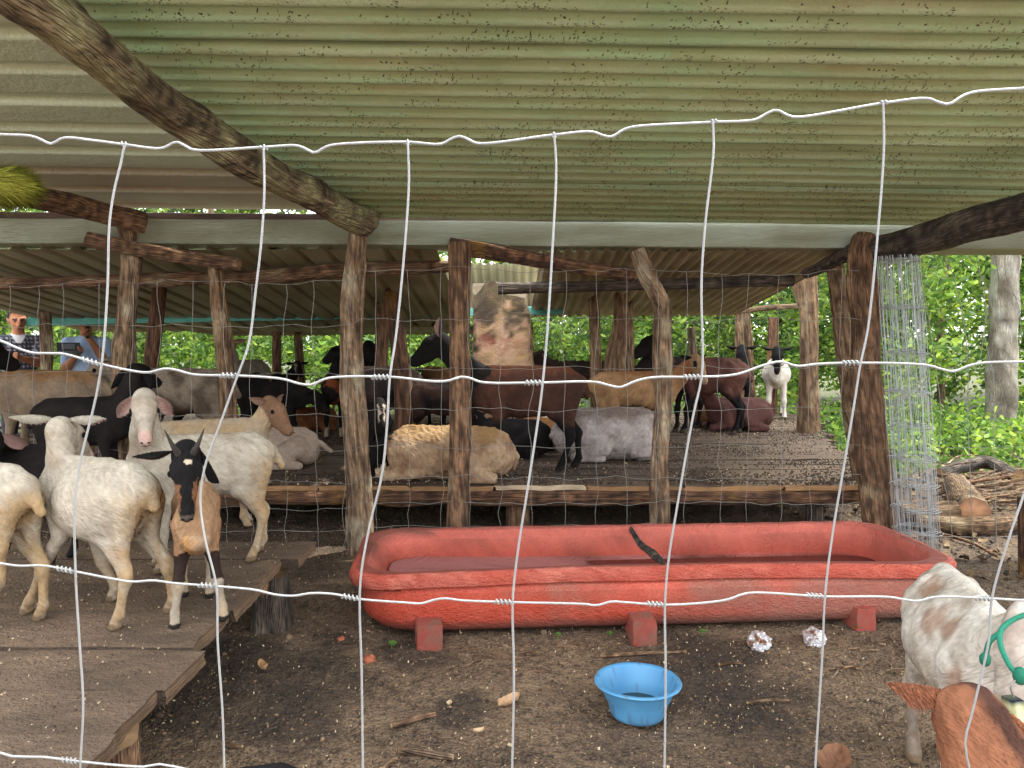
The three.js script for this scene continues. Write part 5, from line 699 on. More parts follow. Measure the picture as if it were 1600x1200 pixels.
{
  const col = (r, t, x, y, z, n) => { let c = mix(C(142, 94, 68), C(112, 72, 52), clamp(0.5 + n * 1.8, 0, 1)); c = mix(c, C(58, 38, 32), smooth(0.045 + n * 0.04 - Math.abs(z), -0.015, 0.03) * (y > 0.7 ? 0.88 : 0)); return c; };
  animal({ name: 'goat', label: 'chestnut brown goat close to the fence seen from behind its head, dark neck stripe', pos: V(0.97, 0, -1.13), yaw: 1.82, H: 0.56, cell: 0.0065, col, neck: 1.65, head: { at: [0.58, 1.12, 0.0], w: [0.5, -0.45, -0.86], s: 1.1 }, ears: { l: { dir: [-0.25, 0.0, 1], len: 0.21, wid: 0.05, cup: 0.05, droop: 0.12, face: [0.6, -1, 0.1] }, r: { dir: [0.25, -0.85, 0.5], len: 0.26, wid: 0.07, face: [1, 0, 0.2] }, out: C(134, 84, 60), in: C(130, 98, 84) }, fur: 46000, furLen: 0.015, tuft: 0.004, sd: 5 });
  animal({ name: 'goat', label: 'black goat whose back just shows at the bottom edge left of centre', pos: on(300, 1620, 0), yaw: 0.2, H: 0.56, cell: 0.01, col: plain(BLK, BLK2), head: { at: [0.62, 0.7, 0.1], dir: [0.9, -0.6, 0.1] }, ears: { ...LOP, out: BLK }, fur: 6000 });
}
// ---------- two men beyond the pen ----------
function man(label, pos, yaw, H, pose, colors) {
  const P = [], pr = (reg, a, ra, b, rb, f = 1, ax = [0, 0, 1]) => P.push({ a, b: b ?? a, ra, rb: rb ?? ra, f, ax, reg }), k = H / 1.7; // faces +x
  pr('shirt', [0, 1.10 * k, 0], 0.15 * k, [0, 1.30 * k, 0], 0.15 * k, 0.75, [1, 0, 0]); pr('shirt', [0.02, 1.0 * k, 0], 0.155 * k, [0.02, 1.12 * k, 0], 0.16 * k, 0.85, [1, 0, 0]);
  for (const s of [-1, 1]) { pr('shirt', [0, 1.36 * k, s * 0.05], 0.07 * k, [0, 1.36 * k, s * 0.17 * k], 0.062 * k); pr('trousers', [0, 0.92 * k, s * 0.085], 0.115 * k, [0.01, 0.5 * k, s * 0.1], 0.075 * k); pr('trousers', [0.01, 0.5 * k, s * 0.1], 0.075 * k, [0, 0.1, s * 0.11], 0.052 * k); pr('shoe', [-0.02, 0.045, s * 0.11], 0.045, [0.14, 0.035, s * 0.125], 0.036); }
  pr('skin', [0, 1.38 * k, 0], 0.058 * k, [0.02, 1.50 * k, 0], 0.055 * k);
  const h = V(0.035, 1.575 * k, 0), pit = pose.nod ?? -0.15, f = V(Math.cos(pit), Math.sin(pit), 0), u = V(-Math.sin(pit), Math.cos(pit), 0), L = (x, y, z) => h.clone().addScaledVector(f, x).addScaledVector(u, y).add(V(0, 0, z)).toArray();
  pr('skin', L(-0.015, 0.045, 0), 0.083, L(0, 0.015, 0), 0.08, 0.9); pr('skin', L(0.03, -0.03, 0), 0.06, L(0.035, -0.075, 0), 0.042, 0.95); pr('skin', L(0.09, 0.005, 0), 0.011, L(0.108, -0.028, 0), 0.016); pr('lips', L(0.086, -0.058, 0), 0.012, L(0.086, -0.06, 0), 0.012);
  for (const s of [-1, 1]) { pr('skin', L(-0.01, 0.01, s * 0.082), 0.018, L(-0.012, -0.02, s * 0.078), 0.013); pr('brow', L(0.078, 0.03, s * 0.02), 0.006, L(0.068, 0.031, s * 0.045), 0.006); }
  const extra = [];
  for (const s of [-1, 1]) {
    const sh = V(0, 1.36 * k, s * 0.185 * k), hd = V(...pose.hands[s < 0 ? 0 : 1]), mid = sh.clone().lerp(hd, 0.5), up = 0.29 * k, el = mid.clone().add(V(-0.05, -Math.sqrt(Math.max(0.01, up * up - mid.distanceToSquared(sh))) * 0.9, s * 0.07));
    pr('sleeve', sh.toArray(), 0.062 * k, sh.clone().lerp(el, 0.75).toArray(), 0.056 * k); pr(pose.long ? 'sleeve' : 'skin', sh.clone().lerp(el, 0.7).toArray(), 0.046, el.toArray(), 0.042); pr(pose.long ? 'sleeve' : 'skin', el.toArray(), 0.043, hd.toArray(), 0.028);
    const d = hd.clone().sub(el).normalize(), HP = []; const q = (a, ra, b, rb) => HP.push({ a: a.toArray(), b: b.toArray(), ra, rb, f: 1, reg: 'skin' }), palm = hd.clone().addScaledVector(d, 0.05), side = V(0, 1, 0).cross(d).normalize(), upv = d.clone().cross(side);
    q(hd, 0.026, palm, 0.03);
    for (let j = 0; j < 4; j++) { const o = upv.clone().multiplyScalar((j - 1.5) * 0.019), a = palm.clone().add(o).addScaledVector(d, 0.015), b = a.clone().addScaledVector(d, 0.03 - Math.abs(j - 1) * 0.003).addScaledVector(side, -s * 0.012), c = b.clone().addScaledVector(d, 0.008).addScaledVector(side, -s * 0.03); q(a, 0.010, b, 0.009); q(b, 0.009, c, 0.008); }
    { const a = hd.clone().addScaledVector(upv, 0.03).addScaledVector(d, 0.02), b = a.clone().addScaledVector(upv, 0.02).addScaledVector(d, 0.03).addScaledVector(side, -s * 0.015); q(hd.clone().addScaledVector(upv, 0.012), 0.014, a, 0.011); q(a, 0.011, b, 0.009); }
    const hg = blob(HP, 0.005, 160).g; extra.push(paint(hg, () => C(166, 112, 84)));
  }
  const { g, who } = blob(P, 0.009, 110), p = g.attributes.position, col = new Float32Array(p.count * 3);
  for (let i = 0; i < p.count; i++) col.set(mul(colors(P[who[i]].reg, p.getX(i), p.getY(i) / k, p.getZ(i)), 1 + 0.1 * N(p.getX(i) * 40, p.getY(i) * 40, p.getZ(i) * 40)), i * 3);
  g.setAttribute('color', new THREE.BufferAttribute(col, 3));
  const eyes = [-1, 1].map((s) => { const e = new THREE.SphereGeometry(0.0075, 8, 6).translate(...L(0.08, 0.008, s * 0.031)); return paint(e, () => [0.012, 0.01, 0.01]); });
  const t = thing('person', label, 'person', pos, yaw); mesh('body', mergeGeometries([g, ...extra, ...eyes].map(strip)), M.vc, t);
  const hg = new THREE.SphereGeometry(0.101, 28, 20), hp = hg.attributes.position; for (let i = 0; i < hp.count; i++) { let x = hp.getX(i), y = hp.getY(i), z = hp.getZ(i); const front = x > 0.03; if (y < (front ? 0.045 : -0.045)) { const c = front ? 0.045 : -0.045; y = c; x *= 0.86; z *= 0.86; } const n = 1 + 0.05 * N(x * 40, y * 40, z * 40); hp.setXYZ(i, x * n, y * 0.98 * n, z * 0.93 * n); } hg.computeVertexNormals();
  const hair = mesh('hair', paint(hg, (x, y, z) => mul(C(44, 40, 40), 1 + 0.6 * N(x * 90, y * 20, z * 90))), M.vcBump, t); hair.position.set(...L(-0.016, 0.05, 0)); hair.rotation.z = pit;
  return t;
}
const SKIN = C(172, 116, 84);
const m1 = man('man in a dark checked shirt holding a phone before him, at the far left', at(30, 560, 7.9).setY(0), -0.95, 1.66, { nod: -0.25, long: false, hands: [[0.40, 1.17, 0.02], [0.36, 1.19, 0.15]] }, (r, x, y, z) => r === 'skin' ? SKIN : r === 'lips' ? C(140, 80, 66) : r === 'brow' ? C(70, 50, 42) : r === 'shoe' ? C(40, 34, 30) : r === 'trousers' ? C(50, 52, 62) : (Math.abs(z) < 0.03 + (y - 1.36) * 0.5 && y > 1.34 ? C(200, 196, 196) : (Math.sin(y * 150) + Math.sin(z * 150 + x * 80) > 0.7 ? C(126, 126, 136) : C(46, 46, 54))));
const m2 = man('man in a light blue short sleeved shirt holding a small speaker, under the teal board', at(136, 560, 8.3).setY(0), -1.15, 1.64, { nod: -0.3, hands: [[0.20, 1.36, -0.04], [0.26, 1.2, 0.06]] }, (r, x, y, z) => r === 'skin' ? SKIN : r === 'lips' ? C(140, 80, 66) : r === 'brow' ? C(70, 50, 42) : r === 'shoe' ? C(40, 34, 30) : r === 'trousers' ? C(70, 74, 84) : mix(C(150, 178, 214), C(176, 200, 228), clamp(0.5 + N(x * 14, y * 10, z * 14) * 1.5, 0, 1)));
{
  m1.updateMatrixWorld(); m2.updateMatrixWorld();
  const ph = thing('phone', 'dark phone held up in front of the man in the checked shirt', 'phone', m1.localToWorld(V(0.46, 1.20, 0.10)), -0.95);
  const bd = boardGeo(0.012, 0.075, 0.15, { nx: 2, nz: 4, wear: 0.0005, col: () => C(30, 30, 34) }); mesh('case', bd, M.vc, ph); mesh('lens', new THREE.CylinderGeometry(0.008, 0.008, 0.005, 12).rotateZ(PI / 2).translate(0.008, 0.02, 0.05), std({ color: 0x101014, roughness: 0.2 }), ph);
  const sp2 = thing('loudspeaker', 'small dark box with a grey dish held at the chest of the man in blue', 'speaker', m2.localToWorld(V(0.30, 1.27, 0.14)), -1.15);
  mesh('box', new THREE.BoxGeometry(0.10, 0.09, 0.2, 2, 2, 2), std({ color: 0x26282c, roughness: 0.6 }), sp2); mesh('dish', new THREE.SphereGeometry(0.13, 24, 10, 0, 2 * PI, PI / 2, 0.55).scale(0.9, 0.55, 1).translate(0, -0.045, 0), std({ color: 0x6c706e, roughness: 0.6, side: THREE.DoubleSide }), sp2); mesh('screen_rim', new THREE.BoxGeometry(0.005, 0.05, 0.12).translate(0.053, 0.005, 0), std({ color: 0x50545c, roughness: 0.4 }), sp2);
  const mc = thing('microphone', 'microphone at the mouth of the man in the blue shirt', 'microphone', m2.localToWorld(V(0.21, 1.42, -0.03)), -1.15); mesh('handle', new THREE.CylinderGeometry(0.013, 0.017, 0.13, 12).rotateZ(0.6), std({ color: 0x2a2a2c }), mc); mesh('head', new THREE.SphereGeometry(0.024, 12, 10).translate(-0.045, 0.075, 0), std({ color: 0x1c1c1e, metalness: 0.4, roughness: 0.5 }), mc);
}
// ---------- foil lumps, stones, sticks, leaves on the dirt ----------
function foil(px, py, s, label, sd) {
  const g0 = new THREE.IcosahedronGeometry(1, 9), p = g0.attributes.position;
  for (let i = 0; i < p.count; i++) { const v = V(p.getX(i), p.getY(i), p.getZ(i)), k = 1 + 0.5 * fbm(v.x * 1.8 + sd, v.y * 1.8, v.z * 1.8, 2) + 0.26 * Math.abs(N(v.x * 4.5, v.y * 4.5 + sd, v.z * 4.5)) + 0.12 * N(v.x * 13, v.y * 13, v.z * 13); v.multiplyScalar(k * s); p.setXYZ(i, v.x * 1.25, v.y * 0.72, v.z * 0.85); }
  g0.computeVertexNormals(); paint(g0, (x, y, z) => mix(C(215, 214, 216), C(138, 104, 80), smooth(fbm(x * 24 + sd, y * 24, z * 24, 2), 0.02, 0.2)));
  const q = on(px, py, 0), m = mesh('foil_lump', g0, std({ vertexColors: true, metalness: 0.5, roughness: 0.45, flatShading: true })); m.position.set(q.x, s * 0.5, q.z); m.rotation.y = sd; tag(m, label, 'foil');
}
foil(1186, 1012, 0.052, 'crumpled foil lump with brown dirt, left of two before the trough', 1.3);
foil(1272, 1006, 0.052, 'crumpled shiny foil lump behind the fence wire before the trough', 4.6);
function stick(label, a, b, r, kind, group, bend = 0.01) { const m = a.clone().lerp(b, 0.5).add(V(rr(-1, 1), rr(0, 0.6), rr(-1, 1)).multiplyScalar(bend)); return post('dry_stick', label, 'stick', [a, m, b], [r, r * 0.95, r * 0.8], kind, { step: 0.02, seg: 9, rough: 0.12, group, cut: C(190, 160, 120) }); }
const gs = (px, py, h = 0.012) => on(px, py, h);
stick('pale thin cane lying before the middle block of the trough', gs(940, 1024), gs(1072, 1018), 0.009, 'warm');
stick('dark broken stick left of the centre on the dirt', gs(612, 1134), gs(680, 1116), 0.010, 'brown');
stick('short flat split of wood at the bottom centre of the dirt', gs(625, 1172), gs(708, 1184), 0.012, 'grey');
stick('small pale stick at the bottom left of centre', gs(596, 1202), gs(620, 1186), 0.008, 'warm');
stick('thin straight twig between basin and fence wire at the right', gs(1168, 1098), gs(1232, 1094), 0.006, 'warm');
stick('brown flat twig behind the basin at the right', gs(1124, 1038), gs(1156, 1036), 0.007, 'red');
stick('pale chip of wood near the lower left fence wire', gs(354, 1162), gs(378, 1166), 0.007, 'warm');
function chip(label, px, py, s, col, cat = 'stone', nm = 'clod') { const g = new THREE.IcosahedronGeometry(1, 2), p = g.attributes.position; for (let i = 0; i < p.count; i++) { const x = p.getX(i), y = p.getY(i), z = p.getZ(i), k = s * (1 + 0.5 * N(x * 1.6 + px, y * 1.6, z * 1.6)); p.setXYZ(i, x * k * 1.2, y * k * 0.7, z * k); } g.computeVertexNormals(); const q = on(px, py, 0), m = mesh(nm, paint(g, (x, y, z) => mul(mix(col, mul(col, 0.6), clamp(0.5 + N(x * 60, y * 60, z * 60), 0, 1)), 1)), M.vc); m.position.set(q.x, s * 0.3, q.z); m.rotation.y = px; tag(m, label, cat); }
chip('reddish clod of brick just left of the first trough block', 577, 1033, 0.025, C(176, 100, 70));
chip('small orange stone below the end of the platform', 533, 1000, 0.016, C(168, 96, 66));
chip('pale lump near the shaded left edge of the dirt', 440, 955, 0.018, C(140, 110, 84));
function dryLeaf(label, px, py, len, wid, turn, col, curl = 0.5, y = 0.015) {
  const g = new THREE.PlaneGeometry(len, wid, 30, 16), p = g.attributes.position; for (let i = 0; i < p.count; i++) { const x = p.getX(i) / len * 2, yy = p.getY(i) / wid * 2, w = Math.pow(Math.max(0, 1 - x * x), 0.6); p.setXYZ(i, p.getX(i), curl * wid * (yy * yy * 0.6 + x * x * 0.3) + 0.05 * len * N(x * 3, yy * 2, px) + 0.03 * len * N(x * 7, yy * 6, px), -p.getY(i) * w * (1 + 0.25 * N(x * 5, yy > 0 ? 3 : 8, px))); }
  g.computeVertexNormals(); const q = on(px, py, 0), m = mesh('dry_leaf', paint(g, (x, yy, z) => mul(col, 0.85 + 0.4 * Math.abs(N(x * 30, 1, z * 90)) - (Math.abs(z) < 0.003 ? 0.25 : 0))), std({ vertexColors: true, side: THREE.DoubleSide, roughness: 0.75 })); m.position.set(q.x, y, q.z); m.rotation.y = turn; tag(m, label, 'leaf');
}
dryLeaf('pale curled dry leaf left of the basin on the dirt', 795, 1106, 0.10, 0.05, 0.7, C(196, 158, 122), 0.7);
dryLeaf('curled tan dry leaf on the dirt near the platform edge', 411, 1050, 0.07, 0.035, 2.2, C(186, 148, 104), 0.9);
dryLeaf('small pale leaf at the bottom centre of the dirt', 748, 1150, 0.04, 0.025, 0.3, C(200, 170, 134), 0.5);
dryLeaf('tiny pale dry leaf in the middle of the dirt', 702, 1106, 0.03, 0.02, 1.3, C(206, 180, 142), 0.5);
dryLeaf('big curled brown leaf standing at the bottom right by a fence wire', 1302, 1212, 0.17, 0.10, 0.9, C(132, 92, 66), 0.5, 0.025);
{ // straw litter at the right foot of the trough: one thing per straw
  for (let i = 0; i < 26; i++) { const px = rr(1300, 1460), py = rr(985, 1050), a = on(px, py, 0.008), t = rr(0, 3.1), L = rr(0.04, 0.13); stick('short dry straw littering the dirt at the right end of the trough', a, a.clone().add(V(Math.cos(t) * L, rr(0, 0.012), Math.sin(t) * L)), rr(0.002, 0.005), rnd() < 0.6 ? 'warm' : 'grey', 'straws at the right end of the trough'); }
  for (let i = 0; i < 22; i++) { const px = rr(620, 960), py = rr(1005, 1050), a = on(px, py, 0.008), t = rr(0, 3.1), L = rr(0.04, 0.12); stick('thin dry stalk on the dirt under the front of the trough', a, a.clone().add(V(Math.cos(t) * L, rr(0, 0.01), Math.sin(t) * L)), rr(0.0015, 0.003), 'brown', 'stalks along the front of the trough'); }
}
function seedling(label, px, py, n, s) {
  const base = on(px, py, 0.005), t = thing('seedling', label, 'plant', base); const gm = std({ color: new THREE.Color().setRGB(...C(78, 118, 46)), side: THREE.DoubleSide, roughness: 0.6 });
  for (let i = 0; i < n; i++) { const a = i / n * 6.28 + rr(0, 0.8), g = leafShape(s, s * 0.6, 0.0012, 0.004, 0.25 * s, [1, 1, 1], [1, 1, 1], 8, 6), m = mesh('leaf', g, gm, t); m.rotation.set(-1.2, a, 0, 'YXZ'); m.rotation.z = rr(0.3, 0.8); m.position.y = 0.02; }
  mesh('stem', new THREE.CylinderGeometry(0.002, 0.0025, 0.03, 6).translate(0, 0.01, 0), gm, t);
}
seedling('bright seedling left of the first trough block', 612, 1012, 5, 0.026);
seedling('tiny green seedling under the middle of the trough', 872, 998, 3, 0.02);
seedling('tiny green seedling just left of the middle trough block', 953, 996, 3, 0.02);
seedling('small seedling left of the foil lumps', 1098, 993, 5, 0.02);
seedling('small pale seedling beside the right trough block', 1338, 985, 4, 0.02);
// ---------- wood and sticks at the right, behind the wire roll ----------
post('cut_log', 'fat sawn log end facing the camera in the brush heap', 'log', [on(1522, 800, 0.12), on(1530, 800, 0.12).add(V(0.35, 0.02, -0.9))], [0.105, 0.10], 'warm', { rough: 0.04, cut: C(196, 148, 112), seg: 28 });
post('cut_log', 'split reddish log left of the fat sawn log', 'log', [on(1455, 800, 0.1).add(V(-0.25, 0, 0)), on(1500, 802, 0.1).add(V(-0.03, 0, 0))], [0.08, 0.085], 'warm', { rough: 0.12, cut: C(176, 128, 92) });
post('cut_log', 'long pale log lying across the front of the brush heap', 'log', [on(1430, 815, 0.06), on(1520, 822, 0.06), on(1640, 808, 0.06)], [0.05, 0.06, 0.055], 'warm', { rough: 0.1 });
post('cut_log', 'short peeled billet resting on the long pale log', 'log', [on(1440, 795, 0.12), on(1514, 790, 0.13)], [0.03, 0.032], 'warm');
post('cut_log', 'dark mossy trunk lying at the back of the brush heap', 'log', [on(1470, 740, 0.1), on(1540, 722, 0.14), on(1590, 745, 0.1)], [0.05, 0.065, 0.055], 'dark', { rough: 0.15 });
for (let i = 0; i < 46; i++) { const px = rr(1440, 1610), py = rr(722, 800), a = on(px, py, rr(0.02, 0.12)), t = rr(-0.6, 0.7), L = rr(0.25, 0.8); stick('dry pale stick in the brush heap behind the wire roll', a, a.clone().add(V(Math.cos(t) * L, rr(-0.04, 0.12), Math.sin(t) * L)), rr(0.006, 0.016), ['warm', 'warm', 'brown', 'grey'][i % 4], 'sticks of the brush heap', 0.05); }
stick('long thin fallen branch on the dark grit right of the wire roll', on(1462, 832, 0.02), on(1560, 870, 0.02), 0.012, 'brown', null, 0.03);
{ // blue-grey gravelly dirt and dead leaves at right: leaf litter
  const n = 5000, g = new THREE.PlaneGeometry(0.05, 0.028, 2, 1), p = g.attributes.position; for (let i = 0; i < p.count; i++) p.setZ(i, 0.012 * Math.abs(p.getX(i) / 0.025)); g.computeVertexNormals();
  const im = new THREE.InstancedMesh(g, std({ side: THREE.DoubleSide, roughness: 0.9 }), n), q = new THREE.Matrix4(), e = new THREE.Euler(), qu = new THREE.Quaternion(), c = new THREE.Color();
  for (let i = 0; i < n; i++) { const d = rr(4.2, 12), x = rr(2.1, 6.5), s = rr(0.4, 1.3); im.setMatrixAt(i, q.compose(V(x, 0.012, -d), qu.setFromEuler(e.set(-1.57 + rr(-0.7, 0.7), rr(-0.6, 0.6), rr(0, 6))), V(s, s, s))); im.setColorAt(i, c.setRGB(...mul([C(96, 78, 60), C(140, 116, 86), C(66, 54, 46), C(120, 92, 62)][i % 4], rr(0.6, 1.2)))); }
  im.name = 'leaf_litter'; tag(im, 'brown leaf litter on the ground at the right of the pen', 'leaf litter', null, 'stuff'); scene.add(im);
}
// moss and grass tuft hanging under the near roof at the left edge
{
  const c = at(0, 290, 2.9), t = thing('moss_tuft', 'yellow green shaggy tuft of moss hanging under the roof at the left edge', 'plant', c), g = new THREE.IcosahedronGeometry(1, 4), p = g.attributes.position;
  for (let i = 0; i < p.count; i++) { const x = p.getX(i), y = p.getY(i), z = p.getZ(i), k = 1 + 0.3 * fbm(x * 2, y * 2, z * 2, 3); p.setXYZ(i, x * k * 0.10, y * k * 0.062, z * k * 0.07); } g.computeVertexNormals();
  paint(g, (x, y, z) => mul(mix(C(120, 128, 50), C(156, 150, 60), clamp(0.5 + N(x * 40, y * 40, z * 40), 0, 1)), 1)); mesh('moss', g, M.vc, t);
  mesh('blades', furCoat(g, 7000, 0.075, 0.0014, (q) => V(1, -0.25 + q.y * 4, 0.1), 0.35, 0.6), M.hair, t);
}
// ---------- near wire fence ----------
{
  const f = thing('wire_fence', 'shiny galvanised wire field fence right in front of the camera', 'fence'), D = 0.8, R = 0.00128;
  const rows = [
    [[-80, 203], [0, 210], [50, 213], [66, 219], [80, 225], [98, 216], [150, 220], [195, 226], [252, 232], [262, 228], [275, 222], [288, 227], [302, 234], [412, 230], [466, 228], [480, 234], [492, 239], [508, 230], [525, 226], [635, 222], [690, 225], [703, 218], [718, 213], [732, 218], [746, 224], [865, 211], [925, 206], [940, 211], [955, 214], [972, 204], [986, 199], [1113, 191], [1180, 187], [1197, 178], [1213, 172], [1226, 178], [1240, 183], [1375, 162], [1450, 154], [1466, 160], [1482, 163], [1504, 150], [1522, 144], [1600, 138], [1700, 130]],
    [[-80, 510], [0, 532], [28, 544], [50, 551], [75, 552], [100, 553], [150, 567], [210, 580], [232, 582], [258, 576], [275, 578], [302, 585], [370, 587], [440, 592], [470, 600], [487, 601], [508, 592], [530, 589], [610, 589], [680, 596], [700, 595], [720, 589], [735, 591], [752, 597], [838, 598], [930, 597], [955, 603], [970, 605], [992, 596], [1018, 590], [1090, 589], [1150, 585], [1192, 571], [1220, 565], [1245, 572], [1275, 569], [1335, 567], [1450, 571], [1475, 578], [1492, 580], [1515, 571], [1535, 567], [1600, 565], [1700, 561]],
    [[-80, 868], [0, 880], [28, 884], [70, 884], [118, 893], [180, 905], [208, 909], [240, 907], [270, 911], [338, 916], [400, 922], [430, 929], [460, 931], [485, 927], [520, 928], [562, 936], [640, 942], [658, 943], [680, 937], [696, 935], [720, 938], [800, 941], [915, 944], [932, 946], [955, 940], [975, 941], [1038, 945], [1110, 941], [1140, 936], [1162, 928], [1178, 926], [1210, 927], [1286, 932], [1390, 933], [1420, 938], [1436, 939], [1460, 933], [1548, 935], [1600, 938], [1700, 940]],
    [[-80, 1155], [0, 1176], [26, 1183], [58, 1182], [126, 1190], [200, 1197], [230, 1198], [258, 1193], [280, 1200], [350, 1210], [500, 1225], [800, 1245], [1200, 1250], [1700, 1255]],
  ];
  const vs = [
    [[195, 226], [190, 250], [178, 300], [171, 350], [168, 450], [160, 560], [150, 620], [125, 725], [117, 790], [118, 893], [124, 1000], [130, 1100], [126, 1190], [124, 1290]],
    [[412, 230], [413, 300], [408, 380], [400, 450], [388, 540], [370, 590], [345, 660], [320, 730], [313, 780], [320, 840], [338, 916], [340, 1000], [348, 1120], [352, 1290]],
    [[637, 222], [639, 280], [632, 390], [618, 530], [609, 590], [605, 660], [597, 740], [578, 820], [565, 890], [562, 936], [565, 1050], [568, 1290]],
    [[866, 211], [869, 260], [863, 390], [855, 520], [848, 598], [843, 640], [825, 760], [808, 870], [801, 941], [803, 1050], [798, 1290]],
    [[1114, 191], [1115, 235], [1103, 340], [1096, 440], [1098, 560], [1096, 592], [1083, 650], [1060, 780], [1044, 880], [1039, 945], [1040, 1050], [1037, 1290]],
    [[1380, 161], [1381, 230], [1370, 380], [1355, 520], [1344, 570], [1338, 610], [1320, 720], [1300, 840], [1289, 932], [1285, 1020], [1275, 1180], [1270, 1290]],
    [[1690, 130], [1688, 300], [1665, 480], [1640, 620], [1602, 765], [1580, 830], [1550, 934], [1545, 1000], [1520, 1110], [1508, 1160], [1516, 1210], [1520, 1290]],
  ];
  const jig = (i, s) => 0.004 * N(i * 0.7, s, 1);
  rows.forEach((r, k) => mesh('horizontal_wire', wireGeo(r.map(([x, y], i) => at(x, y, D + jig(i, k))), k === 0 ? R * 1.12 : R, 8, 5), M.wire, f));
  vs.forEach((v, k) => mesh('vertical_wire', wireGeo(v.map(([x, y], i) => at(x, y, D - 0.003 + jig(i, k + 9))), R * 0.94, 8, 5), M.wire, f));
  const yAt = (r, x) => { for (let i = 0; i < r.length - 1; i++) if (x >= r[i][0] && x <= r[i + 1][0]) return lerp(r[i][1], r[i + 1][1], (x - r[i][0]) / (r[i + 1][0] - r[i][0])); return r[0][1]; };
  const xAt = (v, y) => { for (let i = 0; i < v.length - 1; i++) if (y >= v[i][1] && y <= v[i + 1][1]) return lerp(v[i][0], v[i + 1][0], (y - v[i][1]) / (v[i + 1][1] - v[i][1])); return v[0][0]; };
  vs.forEach((v, vi) => rows.forEach((r, ri) => {
    let x = v[0][0]; for (let it = 0; it < 6; it++) x = xAt(v, Math.max(v[0][1], yAt(r, x)));
    if (x > 1640 || (ri === 3 && x > 200)) return;
    const turns = ri ? 4 : 1.6, x0 = ri ? x - 28 : x - 4, x1 = ri ? x - 2 : x + 5, pts = [];
    for (let i = 0; i <= turns * 10; i++) { const t = i / (turns * 10), a = t * turns * 2 * Math.PI + vi, px = lerp(x0, x1, t), c = at(px, yAt(r, px), D); c.y += Math.cos(a) * 0.0024; c.z += Math.sin(a) * 0.0024; pts.push(c); }
    mesh('wire_knot', new THREE.TubeGeometry(new THREE.CatmullRomCurve3(pts), Math.round(turns * 14), 0.0009, 6), M.wire, f);
  }));
}
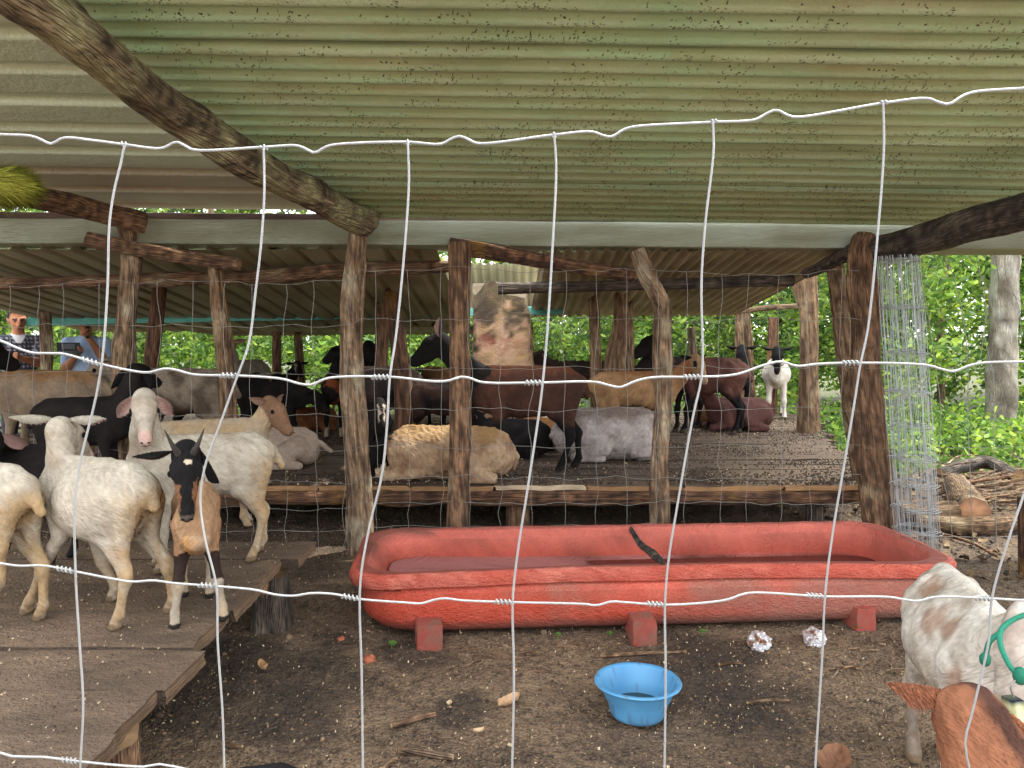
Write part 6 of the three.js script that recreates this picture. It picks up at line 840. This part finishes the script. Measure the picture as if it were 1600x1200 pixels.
// ---------- thin mesh on the pen ----------
{
  const f = thing('mesh_fence', 'thin grey wire mesh fence tied along the pen posts', 'fence'), D = 4.72, ys = [425, 501, 575, 640, 698, 746, 786, 822, 852, 880, 905];
  const wob = (x, k) => 6 * N(x / 90, k * 3, 2) + 5 * N(x / 33, k * 5, 7) + (k === 0 ? 10 * N(x / 160, 4, 1) : 0);
  ys.forEach((y, k) => { if (k > 4) { } const pts = []; for (let x = -60; x <= 1352; x += 12) pts.push(at(x, y + wob(x, k) + (x < 560 ? 8 : 0) * (k ? 1 : 2), D + 0.02 * N(x / 70, k, 5))); mesh('horizontal_wire', wireGeo(pts, 0.0015, 5, 2), M.thinWire, f); });
  let n = 0; for (let x = -40; x < 1350; x += 48.5, n++) { const pts = []; let off = rr(-5, 5); ys.forEach((y, k) => { const px = x + off + 7 * N(n * 1.7, k * 0.9, 3) + (x < 560 ? (2 - k) * 3 * N(n, 1, 2) : 0); pts.push([px, y + wob(px, k) + (x < 560 ? 8 : 0) * (k ? 1 : 2)]); if (k < ys.length - 1) pts.push([px + 6 * N(n * 2.3, k * 1.7, 8), (y + ys[k + 1]) / 2]); }); mesh('vertical_wire', wireGeo(pts.map(([a, b]) => at(a, b, D - 0.003)), 0.0015, 5, 4), M.thinWire, f); }
  const g = thing('mesh_fence', 'loose zigzag fence wires hanging at the right against the trees', 'fence'), vw = [[[1432, 402], [1448, 480], [1460, 560], [1470, 640], [1468, 720], [1482, 785], [1488, 840]], [[1428, 405], [1440, 520], [1436, 600]], [[1478, 395], [1500, 470], [1512, 560], [1512, 650], [1514, 700], [1518, 790], [1519, 830], [1526, 870]], [[1515, 400], [1545, 460], [1538, 520], [1552, 590], [1553, 700], [1555, 770], [1557, 850]], [[1526, 402], [1540, 480], [1532, 560]], [[1556, 395], [1563, 440], [1600, 480], [1604, 540]], [[1570, 395], [1572, 430], [1592, 480], [1596, 530]]];
  for (const v of vw) mesh('vertical_wire', wireGeo(v.map(([x, y]) => at(x, y, 4.7)), 0.0022, 5, 4), M.thinWire, g);
  for (const y of [575, 700, 838]) mesh('horizontal_wire', wireGeo([1352, 1420, 1480, 1540, 1620].map((x) => at(x, y + 5 * N(x / 50, y, 1), 4.7)), 0.0013, 5, 4), M.thinWire, g);
}
// ---------- roll of fence wire ----------
{
  const top = at(1404, 400, 4.62), bot = at(1436, 872, 4.55); bot.y = 0.0; const r = thing('wire_roll', 'upright roll of grey fence wire beside the thick corner post', 'wire roll', bot), ax = top.clone().sub(bot), H = ax.length(), R = 0.115;
  const P3 = (a, h, rad) => { const c = ax.clone().multiplyScalar(h); return V(c.x + Math.cos(a) * rad, c.y, c.z + Math.sin(a) * rad); };
  let n = 0; for (let lay = 0; lay < 4; lay++) { const rad = R * (1 - lay * 0.13), cnt = 15 - lay; for (let i = 0; i < cnt; i++, n++) { const a0 = i / cnt * 6.283 + rr(-0.12, 0.12), pts = []; let a = a0; for (let k = 0; k <= 9; k++) { a += rr(-0.12, 0.12); pts.push(P3(a, k / 9, rad * (1 + rr(-0.05, 0.05)) * (1 + 0.12 * (1 - k / 9)))); } mesh('vertical_wire', wireGeo(pts, 0.0016, 5, 3), M.roll, r); } }
  for (const h of [0.985, 0.835, 0.69, 0.565, 0.45, 0.35, 0.265, 0.185, 0.115, 0.045]) { const pts = []; for (let i = 0; i <= 4 * 26; i++) { const a = i / 26 * 6.283, lay = i / 26; pts.push(P3(a, h + 0.008 * N(i * 0.15, h * 9, 2) + (lay - 2) * 0.003, R * (1.12 - lay * 0.10) * (1 + 0.10 * (1 - h)) * (1 + 0.04 * N(i * 0.4, h * 20, 5)))); } mesh('spiral_wire', wireGeo(pts, 0.0019, 5, 2), M.roll, r); }
}
renderer.render(scene, camera);
